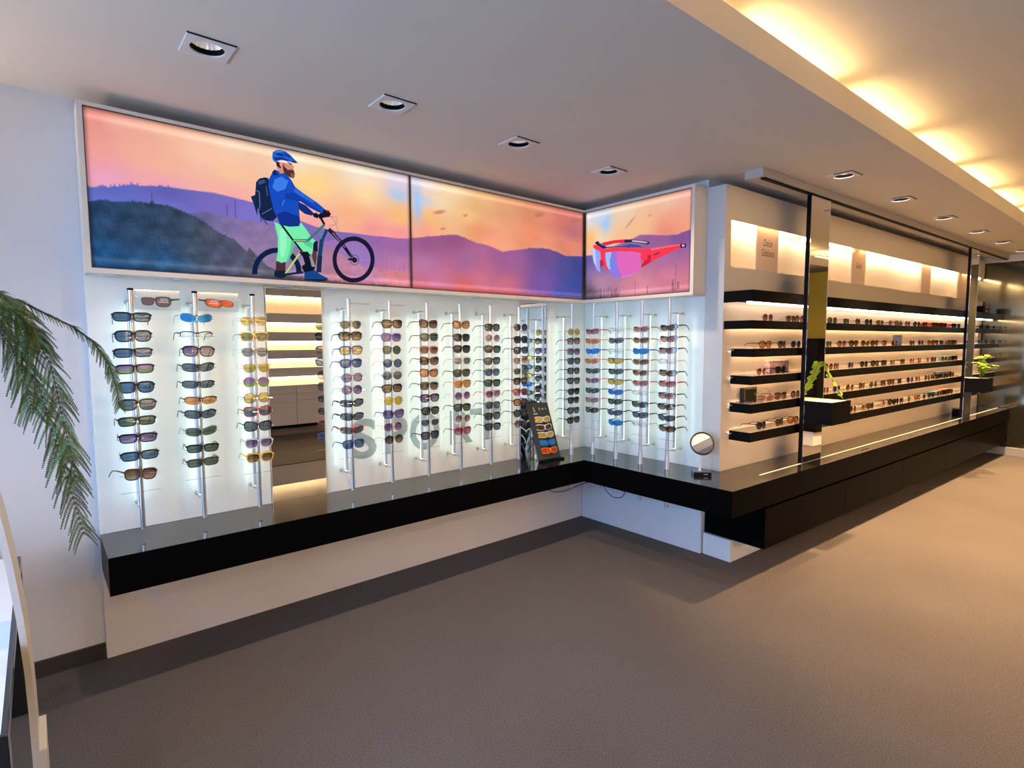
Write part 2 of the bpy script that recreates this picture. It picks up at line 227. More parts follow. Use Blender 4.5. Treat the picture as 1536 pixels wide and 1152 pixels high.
CYCLIST=(((18,45,120),((-2.386,2.242),(-2.346,2.227),(-2.309,2.196),(-2.317,2.178),(-2.355,2.183),(-2.384,2.201))),((25,22,40),((-2.317,2.191),(-2.29,2.198),(-2.278,2.185),(-2.286,2.168),(-2.306,2.172))),((14,34,70),((-2.633,1.841),(-2.633,1.857),(-2.607,1.858),(-2.607,1.845))),((14,34,70),((-2.633,1.857),(-2.631,1.872),(-2.606,1.87),(-2.607,1.858))),((14,34,70),((-2.631,1.872),(-2.627,1.887),(-2.603,1.882),(-2.606,1.87))),((14,34,70),((-2.627,1.887),(-2.621,1.902),(-2.598,1.894),(-2.603,1.882))),((14,34,70),((-2.621,1.902),(-2.614,1.917),(-2.593,1.905),(-2.598,1.894))),((14,34,70),((-2.614,1.917),(-2.605,1.93),(-2.586,1.916),(-2.593,1.905))),((14,34,70),((-2.605,1.93),(-2.595,1.943),(-2.577,1.926),(-2.586,1.916))),((14,34,70),((-2.595,1.943),(-2.583,1.954),(-2.568,1.935),(-2.577,1.926))),((14,34,70),((-2.583,1.954),(-2.571,1.964),(-2.558,1.943),(-2.568,1.935))),((14,34,70),((-2.571,1.964),(-2.557,1.973),(-2.547,1.949),(-2.558,1.943))),((14,34,70),((-2.557,1.973),(-2.543,1.98),(-2.536,1.955),(-2.547,1.949))),((14,34,70),((-2.543,1.98),(-2.528,1.985),(-2.524,1.959),(-2.536,1.955))),((14,34,70),((-2.528,1.985),(-2.512,1.988),(-2.512,1.961),(-2.524,1.959))),((14,34,70),((-2.512,1.988),(-2.497,1.989),(-2.5,1.962),(-2.512,1.961))),((14,34,70),((-2.497,1.989),(-2.481,1.989),(-2.488,1.961),(-2.5,1.962))),((14,34,70),((-2.481,1.989),(-2.466,1.986),(-2.476,1.959),(-2.488,1.961))),((14,34,70),((-2.466,1.986),(-2.452,1.982),(-2.465,1.956),(-2.476,1.959))),((14,34,70),((-2.452,1.982),(-2.438,1.975),(-2.454,1.951),(-2.465,1.956))),((14,34,70),((-2.438,1.975),(-2.426,1.967),(-2.444,1.944),(-2.454,1.951))),((14,34,70),((-2.426,1.967),(-2.414,1.957),(-2.435,1.936),(-2.444,1.944))),((14,34,70),((-2.414,1.957),(-2.405,1.945),(-2.428,1.927),(-2.435,1.936))),((14,34,70),((-2.405,1.945),(-2.396,1.932),(-2.421,1.917),(-2.428,1.927))),((14,34,70),((-2.396,1.932),(-2.39,1.918),(-2.416,1.906),(-2.421,1.917))),((14,34,70),((-2.39,1.918),(-2.385,1.903),(-2.413,1.894),(-2.416,1.906))),((14,34,70),((-2.385,1.903),(-2.383,1.887),(-2.411,1.882),(-2.413,1.894))),((14,34,70),((-2.383,1.887),(-2.382,1.871),(-2.411,1.869),(-2.411,1.882))),((75,45,50),((-2.513,1.918),(-2.465,1.919),(-2.467,1.876),(-2.475,1.855),(-2.517,1.864))),((90,55,55),((-2.323,1.987),(-2.297,1.99),(-2.298,1.952),(-2.307,1.913),(-2.321,1.935))),((20,30,55),((-2.314,2.044),(-2.289,2.046),(-2.291,1.99),(-2.316,1.989))),((120,235,170),((-2.515,2.12),(-2.487,2.11),(-2.438,2.105),(-2.386,2.116),(-2.378,2.135),(-2.35,2.102),(-2.325,2.065),(-2.302,2.047),(-2.314,2.031),(-2.322,1.971),(-2.361,1.982),(-2.39,1.994),(-2.415,2.014),(-2.429,1.969),(-2.451,1.924),(-2.487,1.912),(-2.511,1.922),(-2.502,1.976),(-2.5,2.041),(-2.508,2.082))),((85,200,145),((-2.429,2.034),(-2.415,2.014),(-2.429,1.969),(-2.451,1.924),(-2.462,1.919),(-2.442,1.975))),((90,205,150),((-2.381,2.047),(-2.351,2.051),(-2.318,2.032),(-2.321,2.002),(-2.36,2.02))),((150,245,195),((-2.491,2.084),(-2.46,2.088),(-2.455,2.017),(-2.472,1.944),(-2.489,1.942))),((22,35,60),((-2.525,1.867),(-2.474,1.875),(-2.456,1.865),(-2.464,1.84),(-2.497,1.83),(-2.525,1.839))),((25,25,40),((-2.484,2.107),(-2.436,2.045),(-2.428,2.052),(-2.476,2.114))),((25,25,40),((-2.436,2.045),(-2.38,1.978),(-2.372,1.985),(-2.428,2.052))),((60,120,130),((-2.253,2.145),(-2.349,2.047),(-2.339,2.038),(-2.243,2.136))),((60,120,130),((-2.344,2.05),(-2.421,2.042),(-2.422,2.028),(-2.345,2.035))),((190,190,110),((-2.352,2.044),(-2.42,2.038),(-2.42,2.033),(-2.352,2.039))),((30,60,110),((-2.249,2.119),(-2.276,2.064),(-2.255,2.057),(-2.228,2.112))),((30,60,110),((-2.277,2.06),(-2.292,1.965),(-2.269,1.965),(-2.254,2.06))),((80,150,170),((-2.252,2.115),(-2.276,2.06),(-2.271,2.058),(-2.246,2.114))),((190,210,110),((-2.464,1.855),(-2.387,1.967),(-2.395,1.972),(-2.471,1.86))),((25,35,70),((-2.467,1.848),(-2.372,1.866),(-2.373,1.878),(-2.468,1.859))),((18,22,40),((-2.391,1.977),(-2.346,1.985),(-2.328,1.957),(-2.307,1.907),(-2.319,1.876),(-2.365,1.865),(-2.382,1.901),(-2.363,1.917),(-2.373,1.953))),((150,150,160),((-2.339,1.963),(-2.324,1.957),(-2.307,1.907),(-2.326,1.905))),((30,40,80),((-2.293,1.968),(-2.302,1.878),(-2.275,1.878),(-2.267,1.969))),((22,70,130),((-2.368,1.872),(-2.311,1.888),(-2.281,1.868),(-2.239,1.85),(-2.243,1.838),(-2.298,1.83),(-2.37,1.823))),((14,30,60),((-2.369,1.835),(-2.241,1.844),(-2.243,1.836),(-2.298,1.828),(-2.37,1.821))),((26,26,52),((-2.234,2.11),(-2.172,2.057),(-2.157,2.071),(-2.22,2.125))),((26,26,52),((-2.172,2.058),(-2.092,1.959),(-2.075,1.972),(-2.157,2.07))),((150,110,150),((-2.207,2.099),(-2.135,2.026),(-2.131,2.03),(-2.203,2.103))),((90,40,60),((-2.225,2.123),(-2.19,2.097),(-2.185,2.102),(-2.22,2.128))),((20,20,30),((-2.281,2.182),(-2.255,2.137),(-2.244,2.144),(-2.27,2.189))),((18,22,45),((-2.287,2.184),(-2.263,2.206),(-2.224,2.204),(-2.217,2.186),(-2.248,2.178),(-2.276,2.167))),((175,150,190),((-2.08,1.962),(-1.975,1.975),(-1.975,1.976),(-2.08,1.964))),((175,150,190),((-2.08,1.962),(-1.986,1.929),(-1.986,1.93),(-2.08,1.964))),((175,150,190),((-2.081,1.963),(-2.015,1.889),(-2.014,1.89),(-2.079,1.963))),((175,150,190),((-2.081,1.963),(-2.055,1.863),(-2.054,1.864),(-2.079,1.963))),((175,150,190),((-2.081,1.963),(-2.1,1.856),(-2.098,1.856),(-2.079,1.963))),((175,150,190),((-2.081,1.963),(-2.141,1.867),(-2.14,1.867),(-2.079,1.963))),((175,150,190),((-2.08,1.963),(-2.173,1.895),(-2.172,1.894),(-2.08,1.962))),((175,150,190),((-2.08,1.964),(-2.189,1.935),(-2.188,1.933),(-2.08,1.962))),((175,150,190),((-2.08,1.964),(-2.187,1.979),(-2.187,1.978),(-2.08,1.962))),((175,150,190),((-2.08,1.963),(-2.168,2.022),(-2.169,2.021),(-2.08,1.962))),((175,150,190),((-2.079,1.963),(-2.135,2.055),(-2.136,2.054),(-2.081,1.963))),((175,150,190),((-2.079,1.963),(-2.093,2.073),(-2.094,2.073),(-2.081,1.963))),((175,150,190),((-2.079,1.963),(-2.048,2.073),(-2.049,2.073),(-2.081,1.963))),((175,150,190),((-2.079,1.963),(-2.009,2.054),(-2.01,2.055),(-2.081,1.963))),((175,150,190),((-2.08,1.962),(-1.983,2.02),(-1.984,2.021),(-2.08,1.963))),((30,25,55),((-1.954,1.977),(-1.956,1.956),(-1.982,1.958),(-1.98,1.975))),((30,25,55),((-1.956,1.956),(-1.962,1.935),(-1.986,1.942),(-1.982,1.958))),((30,25,55),((-1.962,1.935),(-1.97,1.915),(-1.993,1.926),(-1.986,1.942))),((30,25,55),((-1.97,1.915),(-1.981,1.897),(-2.002,1.911),(-1.993,1.926))),((30,25,55),((-1.981,1.897),(-1.995,1.88),(-2.013,1.897),(-2.002,1.911))),((30,25,55),((-1.995,1.88),(-2.012,1.865),(-2.026,1.885),(-2.013,1.897))),((30,25,55),((-2.012,1.865),(-2.029,1.853),(-2.04,1.875),(-2.026,1.885))),((30,25,55),((-2.029,1.853),(-2.048,1.844),(-2.056,1.868),(-2.04,1.875))),((30,25,55),((-2.048,1.844),(-2.068,1.838),(-2.072,1.863),(-2.056,1.868))),((30,25,55),((-2.068,1.838),(-2.088,1.835),(-2.088,1.861),(-2.072,1.863))),((30,25,55),((-2.088,1.835),(-2.108,1.835),(-2.104,1.861),(-2.088,1.861))),((30,25,55),((-2.108,1.835),(-2.127,1.839),(-2.119,1.864),(-2.104,1.861))),((30,25,55),((-2.127,1.839),(-2.145,1.845),(-2.134,1.869),(-2.119,1.864))),((30,25,55),((-2.145,1.845),(-2.162,1.855),(-2.147,1.876),(-2.134,1.869))),((30,25,55),((-2.162,1.855),(-2.176,1.867),(-2.158,1.886),(-2.147,1.876))),((30,25,55),((-2.176,1.867),(-2.188,1.881),(-2.168,1.898),(-2.158,1.886))),((30,25,55),((-2.188,1.881),(-2.198,1.898),(-2.176,1.911),(-2.168,1.898))),((30,25,55),((-2.198,1.898),(-2.205,1.915),(-2.181,1.925),(-2.176,1.911))),((30,25,55),((-2.205,1.915),(-2.208,1.935),(-2.185,1.941),(-2.181,1.925))),((30,25,55),((-2.208,1.935),(-2.209,1.954),(-2.185,1.957),(-2.185,1.941))),((30,25,55),((-2.209,1.954),(-2.207,1.974),(-2.184,1.973),(-2.185,1.957))),((30,25,55),((-2.207,1.974),(-2.202,1.994),(-2.18,1.989),(-2.184,1.973))),((30,25,55),((-2.202,1.994),(-2.194,2.013),(-2.173,2.004),(-2.18,1.989))),((30,25,55),((-2.194,2.013),(-2.184,2.032),(-2.165,2.019),(-2.173,2.004))),((30,25,55),((-2.184,2.032),(-2.171,2.048),(-2.154,2.032),(-2.165,2.019))),((30,25,55),((-2.171,2.048),(-2.156,2.063),(-2.142,2.044),(-2.154,2.032))),((30,25,55),((-2.156,2.063),(-2.139,2.075),(-2.128,2.054),(-2.142,2.044))),((30,25,55),((-2.139,2.075),(-2.121,2.085),(-2.114,2.062),(-2.128,2.054))),((30,25,55),((-2.121,2.085),(-2.101,2.092),(-2.098,2.067),(-2.114,2.062))),((30,25,55),((-2.101,2.092),(-2.081,2.096),(-2.082,2.07),(-2.098,2.067))),((30,25,55),((-2.081,2.096),(-2.062,2.097),(-2.066,2.071),(-2.082,2.07))),((30,25,55),((-2.062,2.097),(-2.042,2.094),(-2.051,2.069),(-2.066,2.071))),((30,25,55),((-2.042,2.094),(-2.023,2.088),(-2.036,2.064),(-2.051,2.069))),((30,25,55),((-2.023,2.088),(-2.006,2.08),(-2.022,2.057),(-2.036,2.064))),((30,25,55),((-2.006,2.08),(-1.991,2.068),(-2.01,2.047),(-2.022,2.057))),((30,25,55),((-1.991,2.068),(-1.978,2.053),(-1.999,2.036),(-2.01,2.047))),((30,25,55),((-1.978,2.053),(-1.967,2.037),(-1.991,2.022),(-1.999,2.036))),((30,25,55),((-1.967,2.037),(-1.96,2.018),(-1.985,2.008),(-1.991,2.022))),((30,25,55),((-1.96,2.018),(-1.955,1.998),(-1.981,1.992),(-1.985,2.008))),((30,25,55),((-1.955,1.998),(-1.954,1.977),(-1.98,1.975),(-1.981,1.992))),((90,80,110),((-2.05,1.966),(-2.053,1.954),(-2.057,1.955),(-2.055,1.965))),((90,80,110),((-2.053,1.954),(-2.059,1.944),(-2.062,1.946),(-2.057,1.955))),((90,80,110),((-2.059,1.944),(-2.068,1.936),(-2.07,1.94),(-2.062,1.946))),((90,80,110),((-2.068,1.936),(-2.079,1.933),(-2.079,1.937),(-2.07,1.94))),((90,80,110),((-2.079,1.933),(-2.09,1.935),(-2.088,1.938),(-2.079,1.937))),((90,80,110),((-2.09,1.935),(-2.098,1.94),(-2.095,1.943),(-2.088,1.938))),((90,80,110),((-2.098,1.94),(-2.104,1.949),(-2.1,1.951),(-2.095,1.943))),((90,80,110),((-2.104,1.949),(-2.106,1.961),(-2.102,1.961),(-2.1,1.951))),((90,80,110),((-2.106,1.961),(-2.104,1.972),(-2.1,1.971),(-2.102,1.961))),((90,80,110),((-2.104,1.972),(-2.097,1.982),(-2.094,1.98),(-2.1,1.971))),((90,80,110),((-2.097,1.982),(-2.088,1.99),(-2.087,1.986),(-2.094,1.98))),((90,80,110),((-2.088,1.99),(-2.078,1.993),(-2.078,1.989),(-2.087,1.986))),((90,80,110),((-2.078,1.993),(-2.067,1.992),(-2.069,1.988),(-2.078,1.989))),((90,80,110),((-2.067,1.992),(-2.058,1.986),(-2.061,1.983),(-2.069,1.988))),((90,80,110),((-2.058,1.986),(-2.052,1.977),(-2.056,1.975),(-2.061,1.983))),((90,80,110),((-2.052,1.977),(-2.05,1.966),(-2.055,1.965),(-2.056,1.975))),((30,28,45),((-2.062,1.965),(-2.065,1.956),(-2.077,1.962),(-2.077,1.963))),((30,28,45),((-2.065,1.956),(-2.071,1.95),(-2.078,1.962),(-2.077,1.962))),((30,28,45),((-2.071,1.95),(-2.079,1.947),(-2.078,1.962),(-2.078,1.962))),((30,28,45),((-2.079,1.947),(-2.087,1.949),(-2.079,1.962),(-2.078,1.962))),((30,28,45),((-2.087,1.949),(-2.092,1.954),(-2.08,1.962),(-2.079,1.962))),((30,28,45),((-2.092,1.954),(-2.094,1.962),(-2.08,1.963),(-2.08,1.962))),((30,28,45),((-2.094,1.962),(-2.092,1.97),(-2.08,1.964),(-2.08,1.963))),((30,28,45),((-2.092,1.97),(-2.086,1.976),(-2.079,1.964),(-2.08,1.964))),((30,28,45),((-2.086,1.976),(-2.078,1.979),(-2.078,1.965),(-2.079,1.964))),((30,28,45),((-2.078,1.979),(-2.07,1.977),(-2.077,1.965),(-2.078,1.965))),((30,28,45),((-2.07,1.977),(-2.064,1.972),(-2.077,1.964),(-2.077,1.965))),((30,28,45),((-2.064,1.972),(-2.062,1.965),(-2.077,1.963),(-2.077,1.964))),((140,110,130),((-2.225,2.184),(-2.185,2.19),(-2.185,2.192),(-2.225,2.186))),((140,110,130),((-2.186,2.19),(-2.172,2.173),(-2.17,2.174),(-2.184,2.192))),((140,110,130),((-2.172,2.174),(-2.187,2.149),(-2.185,2.148),(-2.17,2.173))),((140,110,130),((-2.186,2.15),(-2.227,2.135),(-2.226,2.133),(-2.186,2.148))),((140,110,130),((-2.218,2.193),(-2.187,2.159),(-2.185,2.161),(-2.216,2.195))),((140,110,130),((-2.187,2.16),(-2.174,2.116),(-2.172,2.117),(-2.185,2.161))),((140,110,130),((-2.174,2.116),(-2.17,2.071),(-2.167,2.072),(-2.172,2.117))),((25,25,45),((-2.119,1.959),(-2.079,1.958),(-2.077,1.969),(-2.117,1.97))),((22,36,72),((-2.598,2.306),(-2.582,2.326),(-2.555,2.337),(-2.538,2.337),(-2.532,2.303),(-2.527,2.255),(-2.512,2.188),(-2.501,2.147),(-2.522,2.122),(-2.556,2.12),(-2.582,2.134),(-2.594,2.175),(-2.6,2.202),(-2.605,2.243),(-2.6,2.285))),((18,40,85),((-2.626,2.229),(-2.602,2.243),(-2.594,2.189),(-2.599,2.139),(-2.611,2.187))),((52,80,130),((-2.591,2.31),(-2.559,2.326),(-2.549,2.314),(-2.583,2.294))),((90,110,150),((-2.599,2.262),(-2.586,2.257),(-2.584,2.262),(-2.597,2.267))),((90,110,150),((-2.587,2.259),(-2.586,2.19),(-2.581,2.191),(-2.582,2.26))),((90,110,150),((-2.586,2.191),(-2.599,2.141),(-2.595,2.14),(-2.582,2.191))),((95,115,150),((-2.574,2.149),(-2.525,2.184),(-2.527,2.187),(-2.576,2.152))),((30,40,70),((-2.574,2.125),(-2.551,2.098),(-2.548,2.101),(-2.571,2.128))),((90,110,140),((-2.551,2.293),(-2.546,2.245),(-2.543,2.246),(-2.548,2.294))),((24,76,190),((-2.502,2.385),(-2.471,2.381),(-2.439,2.369),(-2.419,2.344),(-2.402,2.315),(-2.366,2.293),(-2.285,2.251),(-2.245,2.223),(-2.258,2.198),(-2.286,2.203),(-2.331,2.22),(-2.375,2.243),(-2.386,2.248),(-2.388,2.192),(-2.383,2.134),(-2.39,2.113),(-2.438,2.104),(-2.487,2.108),(-2.501,2.147),(-2.516,2.173),(-2.528,2.234),(-2.539,2.295),(-2.536,2.33),(-2.524,2.354),(-2.513,2.373))),((20,62,165),((-2.46,2.273),(-2.403,2.283),(-2.352,2.255),(-2.286,2.221),(-2.258,2.198),(-2.286,2.203),(-2.331,2.22),(-2.375,2.243),(-2.419,2.244),(-2.454,2.246))),((18,50,140),((-2.501,2.161),(-2.456,2.182),(-2.388,2.163),(-2.383,2.134),(-2.39,2.113),(-2.438,2.104),(-2.487,2.108))),((60,125,230),((-2.507,2.336),(-2.472,2.356),(-2.437,2.341),(-2.453,2.296),(-2.495,2.275),(-2.519,2.292))),((45,105,220),((-2.402,2.31),(-2.366,2.289),(-2.3,2.254),(-2.315,2.248),(-2.374,2.273),(-2.41,2.289))),((15,40,110),((-2.387,2.249),(-2.389,2.191),(-2.386,2.192),(-2.384,2.25))),((15,40,110),((-2.389,2.191),(-2.386,2.134),(-2.382,2.134),(-2.386,2.192))),((90,150,220),((-2.462,2.238),(-2.475,2.208),(-2.472,2.207),(-2.459,2.238))),((16,40,105),((-2.518,2.372),(-2.502,2.387),(-2.489,2.36),(-2.513,2.355))),((30,20,40),((-2.251,2.222),(-2.222,2.219),(-2.211,2.202),(-2.223,2.184),(-2.248,2.184),(-2.258,2.203))),((110,50,60),((-2.246,2.221),(-2.224,2.218),(-2.216,2.207),(-2.24,2.212))),((215,140,120),((-2.492,2.426),(-2.469,2.437),(-2.437,2.44),(-2.412,2.435),(-2.408,2.423),(-2.406,2.415),(-2.41,2.406),(-2.408,2.4),(-2.442,2.383),(-2.478,2.369),(-2.493,2.394))),((50,40,60),((-2.498,2.428),(-2.482,2.428),(-2.47,2.406),(-2.476,2.396),(-2.494,2.404))),((80,48,48),((-2.462,2.428),(-2.454,2.409),(-2.438,2.396),(-2.409,2.405),(-2.402,2.383),(-2.407,2.359),(-2.425,2.359),(-2.44,2.366),(-2.456,2.372),(-2.463,2.4))),((190,90,85),((-2.428,2.401),(-2.409,2.406),(-2.409,2.4),(-2.426,2.396))),((130,80,70),((-2.425,2.382),(-2.405,2.386),(-2.407,2.361),(-2.423,2.359))),((235,150,135),((-2.48,2.428),(-2.466,2.43),(-2.464,2.41),(-2.476,2.405))),((245,235,245),((-2.486,2.433),(-2.451,2.439),(-2.432,2.438),(-2.41,2.43),(-2.418,2.419),(-2.428,2.426),(-2.452,2.43),(-2.487,2.428))),((60,60,110),((-2.444,2.435),(-2.432,2.436),(-2.414,2.429),(-2.42,2.421),(-2.43,2.428))),((30,96,205),((-2.515,2.449),(-2.511,2.471),(-2.495,2.484),(-2.474,2.491),(-2.446,2.488),(-2.422,2.475),(-2.403,2.458),(-2.383,2.442),(-2.401,2.438),(-2.419,2.44),(-2.437,2.44),(-2.469,2.441),(-2.49,2.43),(-2.501,2.423),(-2.513,2.432))),((18,45,120),((-2.496,2.47),(-2.468,2.474),(-2.447,2.463),(-2.468,2.46),(-2.492,2.461))),((18,45,120),((-2.457,2.482),(-2.436,2.474),(-2.417,2.46),(-2.433,2.462),(-2.452,2.471))),((20,50,130),((-2.51,2.445),(-2.468,2.454),(-2.433,2.448),(-2.437,2.44),(-2.469,2.441),(-2.5,2.433))),((60,130,230),((-2.502,2.476),(-2.478,2.487),(-2.453,2.486),(-2.467,2.48),(-2.494,2.473))),((70,35,60),((-2.408,2.45),(-2.383,2.442),(-2.401,2.438),(-2.419,2.44))))
REDGLASSES=(((150,165,240),((-.236,2.226),(-.309,2.183),(-.315,2.124),(-.305,2.067),(-.313,2.02),(-.277,2.044),(-.243,2.107),(-.229,2.168))),((190,205,250),((-.236,2.222),(-.259,2.206),(-.265,2.13),(-.277,2.069),(-.243,2.111),(-.23,2.167))),((150,120,225),((-.358,2.173),(-.47,2.168),(-.471,2.107),(-.493,2.039),(-.52,1.964),(-.452,1.974),(-.409,2.007),(-.376,2.059),(-.362,2.119))),((165,190,245),((-.362,2.168),(-.418,2.168),(-.41,2.097),(-.424,2.046),(-.4,2.036),(-.376,2.068),(-.363,2.119))),((110,140,225),((-.405,2.126),(-.434,2.111),(-.44,2.069),(-.425,2.038),(-.406,2.056))),((225,105,185),((-.47,2.168),(-.622,2.149),(-.696,2.124),(-.696,2.081),(-.687,2.067),(-.693,2.019),(-.664,1.995),(-.595,1.969),(-.52,1.964),(-.487,2.048),(-.469,2.107))),((205,130,220),((-.52,1.964),(-.595,1.969),(-.664,1.995),(-.644,1.997),(-.585,1.981),(-.524,1.98))),((230,45,75),((-.319,2.248),(-.448,2.251),(-.541,2.243),(-.541,2.219),(-.448,2.227),(-.353,2.219))),((40,40,80),((-.541,2.243),(-.606,2.234),(-.606,2.214),(-.541,2.219))),((40,40,80),((-.606,2.234),(-.699,2.215),(-.763,2.195),(-.758,2.179),(-.737,2.182),(-.606,2.214))),((205,175,200),((-.611,2.229),(-.699,2.211),(-.748,2.194),(-.737,2.189),(-.611,2.217))),((250,60,85),((-.236,2.243),(-.275,2.238),(-.347,2.197),(-.438,2.196),(-.582,2.178),(-.7,2.155),(-.775,2.149),(-.7,2.122),(-.622,2.145),(-.47,2.166),(-.359,2.169),(-.354,2.12),(-.393,2.025),(-.371,2.035),(-.349,2.079),(-.333,2.068),(-.311,2.066),(-.305,2.092),(-.315,2.124),(-.313,2.179),(-.242,2.217))),((250,60,85),((-.694,2.128),(-.775,2.149),(-1.01,2.149),(-1.048,2.145),(-1.053,2.121),(-1.011,2.123),(-.777,2.053),(-.697,2.021),(-.697,2.042),(-.72,2.067),(-.692,2.074),(-.686,2.098))),((215,35,65),((-.72,2.067),(-.776,2.088),(-.777,2.053),(-.697,2.021),(-.697,2.042))),((255,110,115),((-.775,2.148),(-1.006,2.147),(-1.006,2.14),(-.776,2.134))),((70,80,150),((-.275,2.242),(-.347,2.199),(-.438,2.2),(-.582,2.18),(-.704,2.164),(-.67,2.186),(-.592,2.204),(-.511,2.2),(-.374,2.212),(-.292,2.256),(-.258,2.265))),((30,35,80),((-.253,2.253),(-.275,2.267),(-.297,2.26),(-.292,2.244),(-.369,2.205),(-.347,2.197),(-.275,2.238))),((45,45,75),((-.572,2.183),(-.582,2.182),(-.582,2.175),(-.572,2.176))),((200,40,70),((-.304,2.117),(-.337,2.117),(-.349,2.079),(-.333,2.068),(-.311,2.066))),((190,35,65),((-.745,2.103),(-.776,2.103),(-.778,2.078),(-.75,2.078))),((80,30,70),((-.799,2.103),(-.849,2.113),(-.851,2.107),(-.802,2.096))),((40,30,70),((-1.013,2.148),(-1.056,2.145),(-1.057,2.119),(-1.013,2.122))),((220,190,220),((-1.025,2.141),(-1.045,2.14),(-1.045,2.127),(-1.027,2.128))))
POLE_X={1: -3.158, 2: -2.905, 3: -2.648, 4: -2.138, 5: -1.884, 6: -1.627, 7: -1.377, 8: -1.123, 9: -0.867}
PAIR_Z={1: [1.611, 1.527, 1.453, 1.381, 1.299, 1.221, 1.147, 1.07, 0.99, 0.905], 2: [1.613, 1.531, 1.456, 1.38, 1.298, 1.221, 1.156, 1.073, 0.991, 0.923], 3: [1.606, 1.526, 1.452, 1.372, 1.297, 1.216, 1.148, 1.072, 0.986, 0.911], 4: [1.597, 1.53, 1.45, 1.377, 1.296, 1.227, 1.151, 1.074, 0.997, 0.917], 5: [1.602, 1.523, 1.449, 1.37, 1.297, 1.221, 1.146, 1.066, 0.99, 0.914], 6: [1.606, 1.525, 1.446, 1.377, 1.302, 1.221, 1.145, 1.064, 0.992, 0.91], 7: [1.605, 1.522, 1.448, 1.372, 1.292, 1.221, 1.143, 1.066, 0.992, 0.911], 8: [1.591, 1.519, 1.444, 1.364, 1.287, 1.213, 1.139, 1.061, 0.986, 0.913], 9: [1.595, 1.509, 1.433, 1.363, 1.287, 1.214, 1.136, 1.063, 0.985, 0.908], 10: [1.567, 1.497, 1.416, 1.343, 1.267, 1.19, 1.107, 1.039, 0.958, 0.884], 11: [1.57, 1.496, 1.419, 1.343, 1.266, 1.192, 1.113, 1.039, 0.961], 12: [1.578, 1.5, 1.422, 1.349, 1.27, 1.193, 1.117, 1.045, 0.962, 0.886], 13: [1.58, 1.502, 1.424, 1.348, 1.271, 1.196, 1.123, 1.043, 0.968, 0.899], 14: [1.586, 1.51, 1.431, 1.354, 1.278, 1.203, 1.122, 1.047, 0.969, 0.895]}
SHELF_U={1: [0.34, 0.66, 0.79, 1.33, 1.59, 1.82, 2.04, 2.29, 2.54, 2.7, 2.79, 2.97, 3.22, 3.46, 3.73, 3.88, 4.05, 4.41, 4.59, 5.51, 5.78, 6.13], 2: [0.32, 0.55, 0.75, 1.29, 1.52, 1.75, 1.99, 2.19, 2.42, 2.65, 3.12, 3.36, 3.65, 3.8, 4.01, 4.3, 4.45, 5.46, 5.75, 6.06], 3: [0.28, 0.54, 1.29, 1.44, 1.71, 1.98, 2.22, 2.43, 2.63, 2.89, 3.14, 3.35, 3.6, 3.78, 4.12, 4.33, 4.49, 5.69, 5.91], 4: [0.55, 0.77, 1.26, 1.46, 1.71, 1.96, 2.2, 2.43, 2.62, 2.84, 3.11, 3.33, 3.61, 3.78, 3.98, 4.22, 4.42], 5: [0.3, 0.55, 0.75, 1.79, 2.02, 2.16, 2.47, 2.66, 2.76, 2.91, 3.12, 3.35, 3.55, 3.76, 4.02, 4.2, 4.39]}
# ================================================================== the room
struct('floor', MB().box(-5.6, 8.2, -7.2, .3, -.06, 0), M_carpet)
struct('wall_back', MB().prism([(-5.6, .02), (.18, .02), (.18, .25), (-5.6, .25)], 0, CZ+.5), M_wall)
b = MB(); q = [W(0, -.13, 0), W(6.2, -.13, 0), W(6.2, -.35, 0), W(0, -.35, 0)]
b.prism([(p.x, p.y) for p in q], 0, CZ+.5); b.box(.012, .2, -1.122, .02, 0, CZ)
struct('wall_right', b, M_wall)
struct('wall_front', MB().box(-5.6, 8.2, -7.2, -7.05, 0, 3.1), M_wall)
struct('wall_far', MB().box(8.2, 8.35, -7.2, .3, 0, 3.1), M_wall)
# left wall with a shop window to the street
b = MB(); b.box(-5.6, -5.4, -7.2, -3.4, 0, 3.1); b.box(-5.6, -5.4, -1.0, .25, 0, 3.1); b.box(-5.6, -5.4, -3.4, -1.0, 0, .35); b.box(-5.6, -5.4, -3.4, -1.0, 2.5, 3.1)
struct('wall_left', b, M_wall)
b = MB(); b.box(-5.52, -5.46, -3.4, -3.34, .35, 2.5); b.box(-5.52, -5.46, -1.06, -1.0, .35, 2.5); b.box(-5.52, -5.46, -3.34, -1.06, .35, .41); b.box(-5.52, -5.46, -3.34, -1.06, 2.44, 2.5); b.box(-5.52, -5.46, -2.23, -2.17, .41, 2.44)
struct('window_1', b, M_white)
